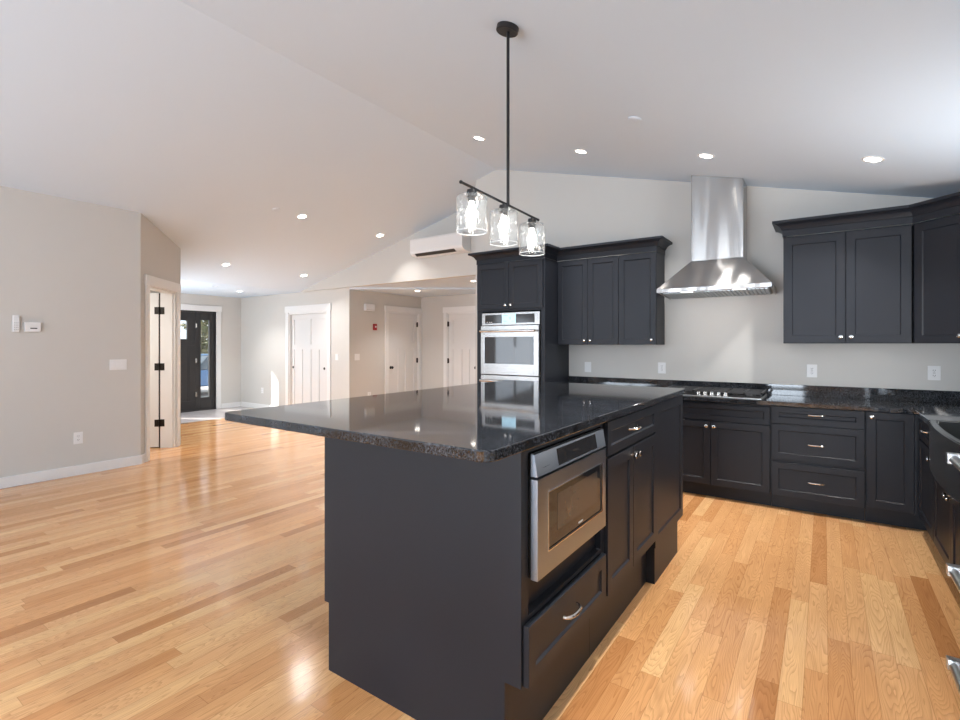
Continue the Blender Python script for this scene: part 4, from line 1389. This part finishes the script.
# ------------------------------------------------------------------ outside the entry door
struct('ground', MB().box((-60, -30, -0.50), (ENT - 0.12, 50, -0.42)), M['ground'])
struct('trim_1', MB().box((ENT - 1.2, 3.8, -0.42), (ENT - 0.1, 5.9, -0.02)), M['ground'])
car = thing('car', 'blue parked car seen through the sidelight of the entry door', 'car', (-18.6, 9.4, -0.42), math.radians(100))
c = MB()
sec = [(-2.1, 0.35), (-2.15, 0.62), (-1.95, 0.82), (-1.05, 0.92), (0.95, 0.95), (1.75, 0.92), (2.12, 0.80), (2.18, 0.50), (2.1, 0.32)]
c.prism([(x, -0.85, z) for x, z in sec], (0, 1.7, 0))
c.build('body', M['carpaint'], car, bevel=0.06)
c = MB()
lo_ = [(-1.15, 0.93), (1.65, 0.93)]
bm = c.bm
a = [bm.verts.new(p) for p in ((-1.15, -0.80, 0.90), (1.65, -0.80, 0.90), (1.65, 0.80, 0.90), (-1.15, 0.80, 0.90))]
b = [bm.verts.new(p) for p in ((-0.45, -0.62, 1.42), (1.05, -0.62, 1.42), (1.05, 0.62, 1.42), (-0.45, 0.62, 1.42))]
for k in range(4):
    bm.faces.new((a[k], a[(k + 1) % 4], b[(k + 1) % 4], b[k]))
bm.faces.new(a[::-1]); bm.faces.new(b)
c.build('cabin_windows', M['carglass'], car, bevel=0.04)
MB().box((-0.48, -0.63, 1.41), (1.08, 0.63, 1.46)).build('roof', M['carpaint'], car, bevel=0.02)
for x in (-1.35, 1.35):
    for y in (-0.80, 0.80):
        wv = MB().lathe([(0, -0.10), (0.20, -0.10), (0.31, -0.08), (0.32, 0.0), (0.31, 0.08), (0.20, 0.10), (0, 0.10)], (x, y, 0.32), 'Y', 22)
        wv.build('wheel', M['rubber'], car, smooth=True)
def tree(x, y, h, lab, leaf, seed):
    rnd = random.Random(seed)
    t = thing('tree', lab, 'tree', (x, y, -0.42), 0, 'trees outside the entry door')
    c = MB().tube([(0, 0, 0), (0.05, 0.03, h * 0.4), (0.0, 0.08, h * 0.9)], 0.15, 9, radii=[0.17, 0.12, 0.03])
    for k in range(7):
        a = rnd.uniform(0, 2 * PI); z = h * rnd.uniform(0.25, 0.7)
        c.tube([(0.03, 0.03, z), (0.9 * math.cos(a), 0.9 * math.sin(a), z + 0.6)], 0.03, 6, radii=[0.05, 0.015])
    c.build('trunk', M['bark'], t, smooth=True)
    c = MB()
    for k in range(2600):
        a = rnd.uniform(0, 2 * PI); rr = 1.7 * rnd.random() ** 0.5; z = h * rnd.uniform(0.12, 1.0)
        rr *= max(0.25, 1 - abs(z / h - 0.5) * 1.1)
        p = Vector((rr * math.cos(a), rr * math.sin(a), z))
        u = Vector((rnd.uniform(-1, 1), rnd.uniform(-1, 1), rnd.uniform(-1, 1))).normalized() * rnd.uniform(0.09, 0.20)
        v = u.orthogonal().normalized() * 0.09
        c.poly([p - u, p + v, p + u, p - v])
    o = c.build('foliage', leaf, t)
for k, (x, y, h, lf, lb) in enumerate(((-25.5, 13.5, 5.5, 'leaf', 'green tree straight behind the parked car, outside the entry door'), (-30.5, 10.0, 5.6, 'leaf2', 'golden autumn tree left of the parked car, outside the entry door'),
                                       (-23, 17.6, 6.0, 'leaf2', 'golden autumn tree right of the parked car, outside the entry door'), (-29.5, 16.5, 5.2, 'leaf', 'green tree farthest right outside the entry door'), (-24.5, 6.5, 5.2, 'leaf', 'green tree farthest left outside the entry door'))):
    tree(x, y, h, lb, M[lf], 40 + k)
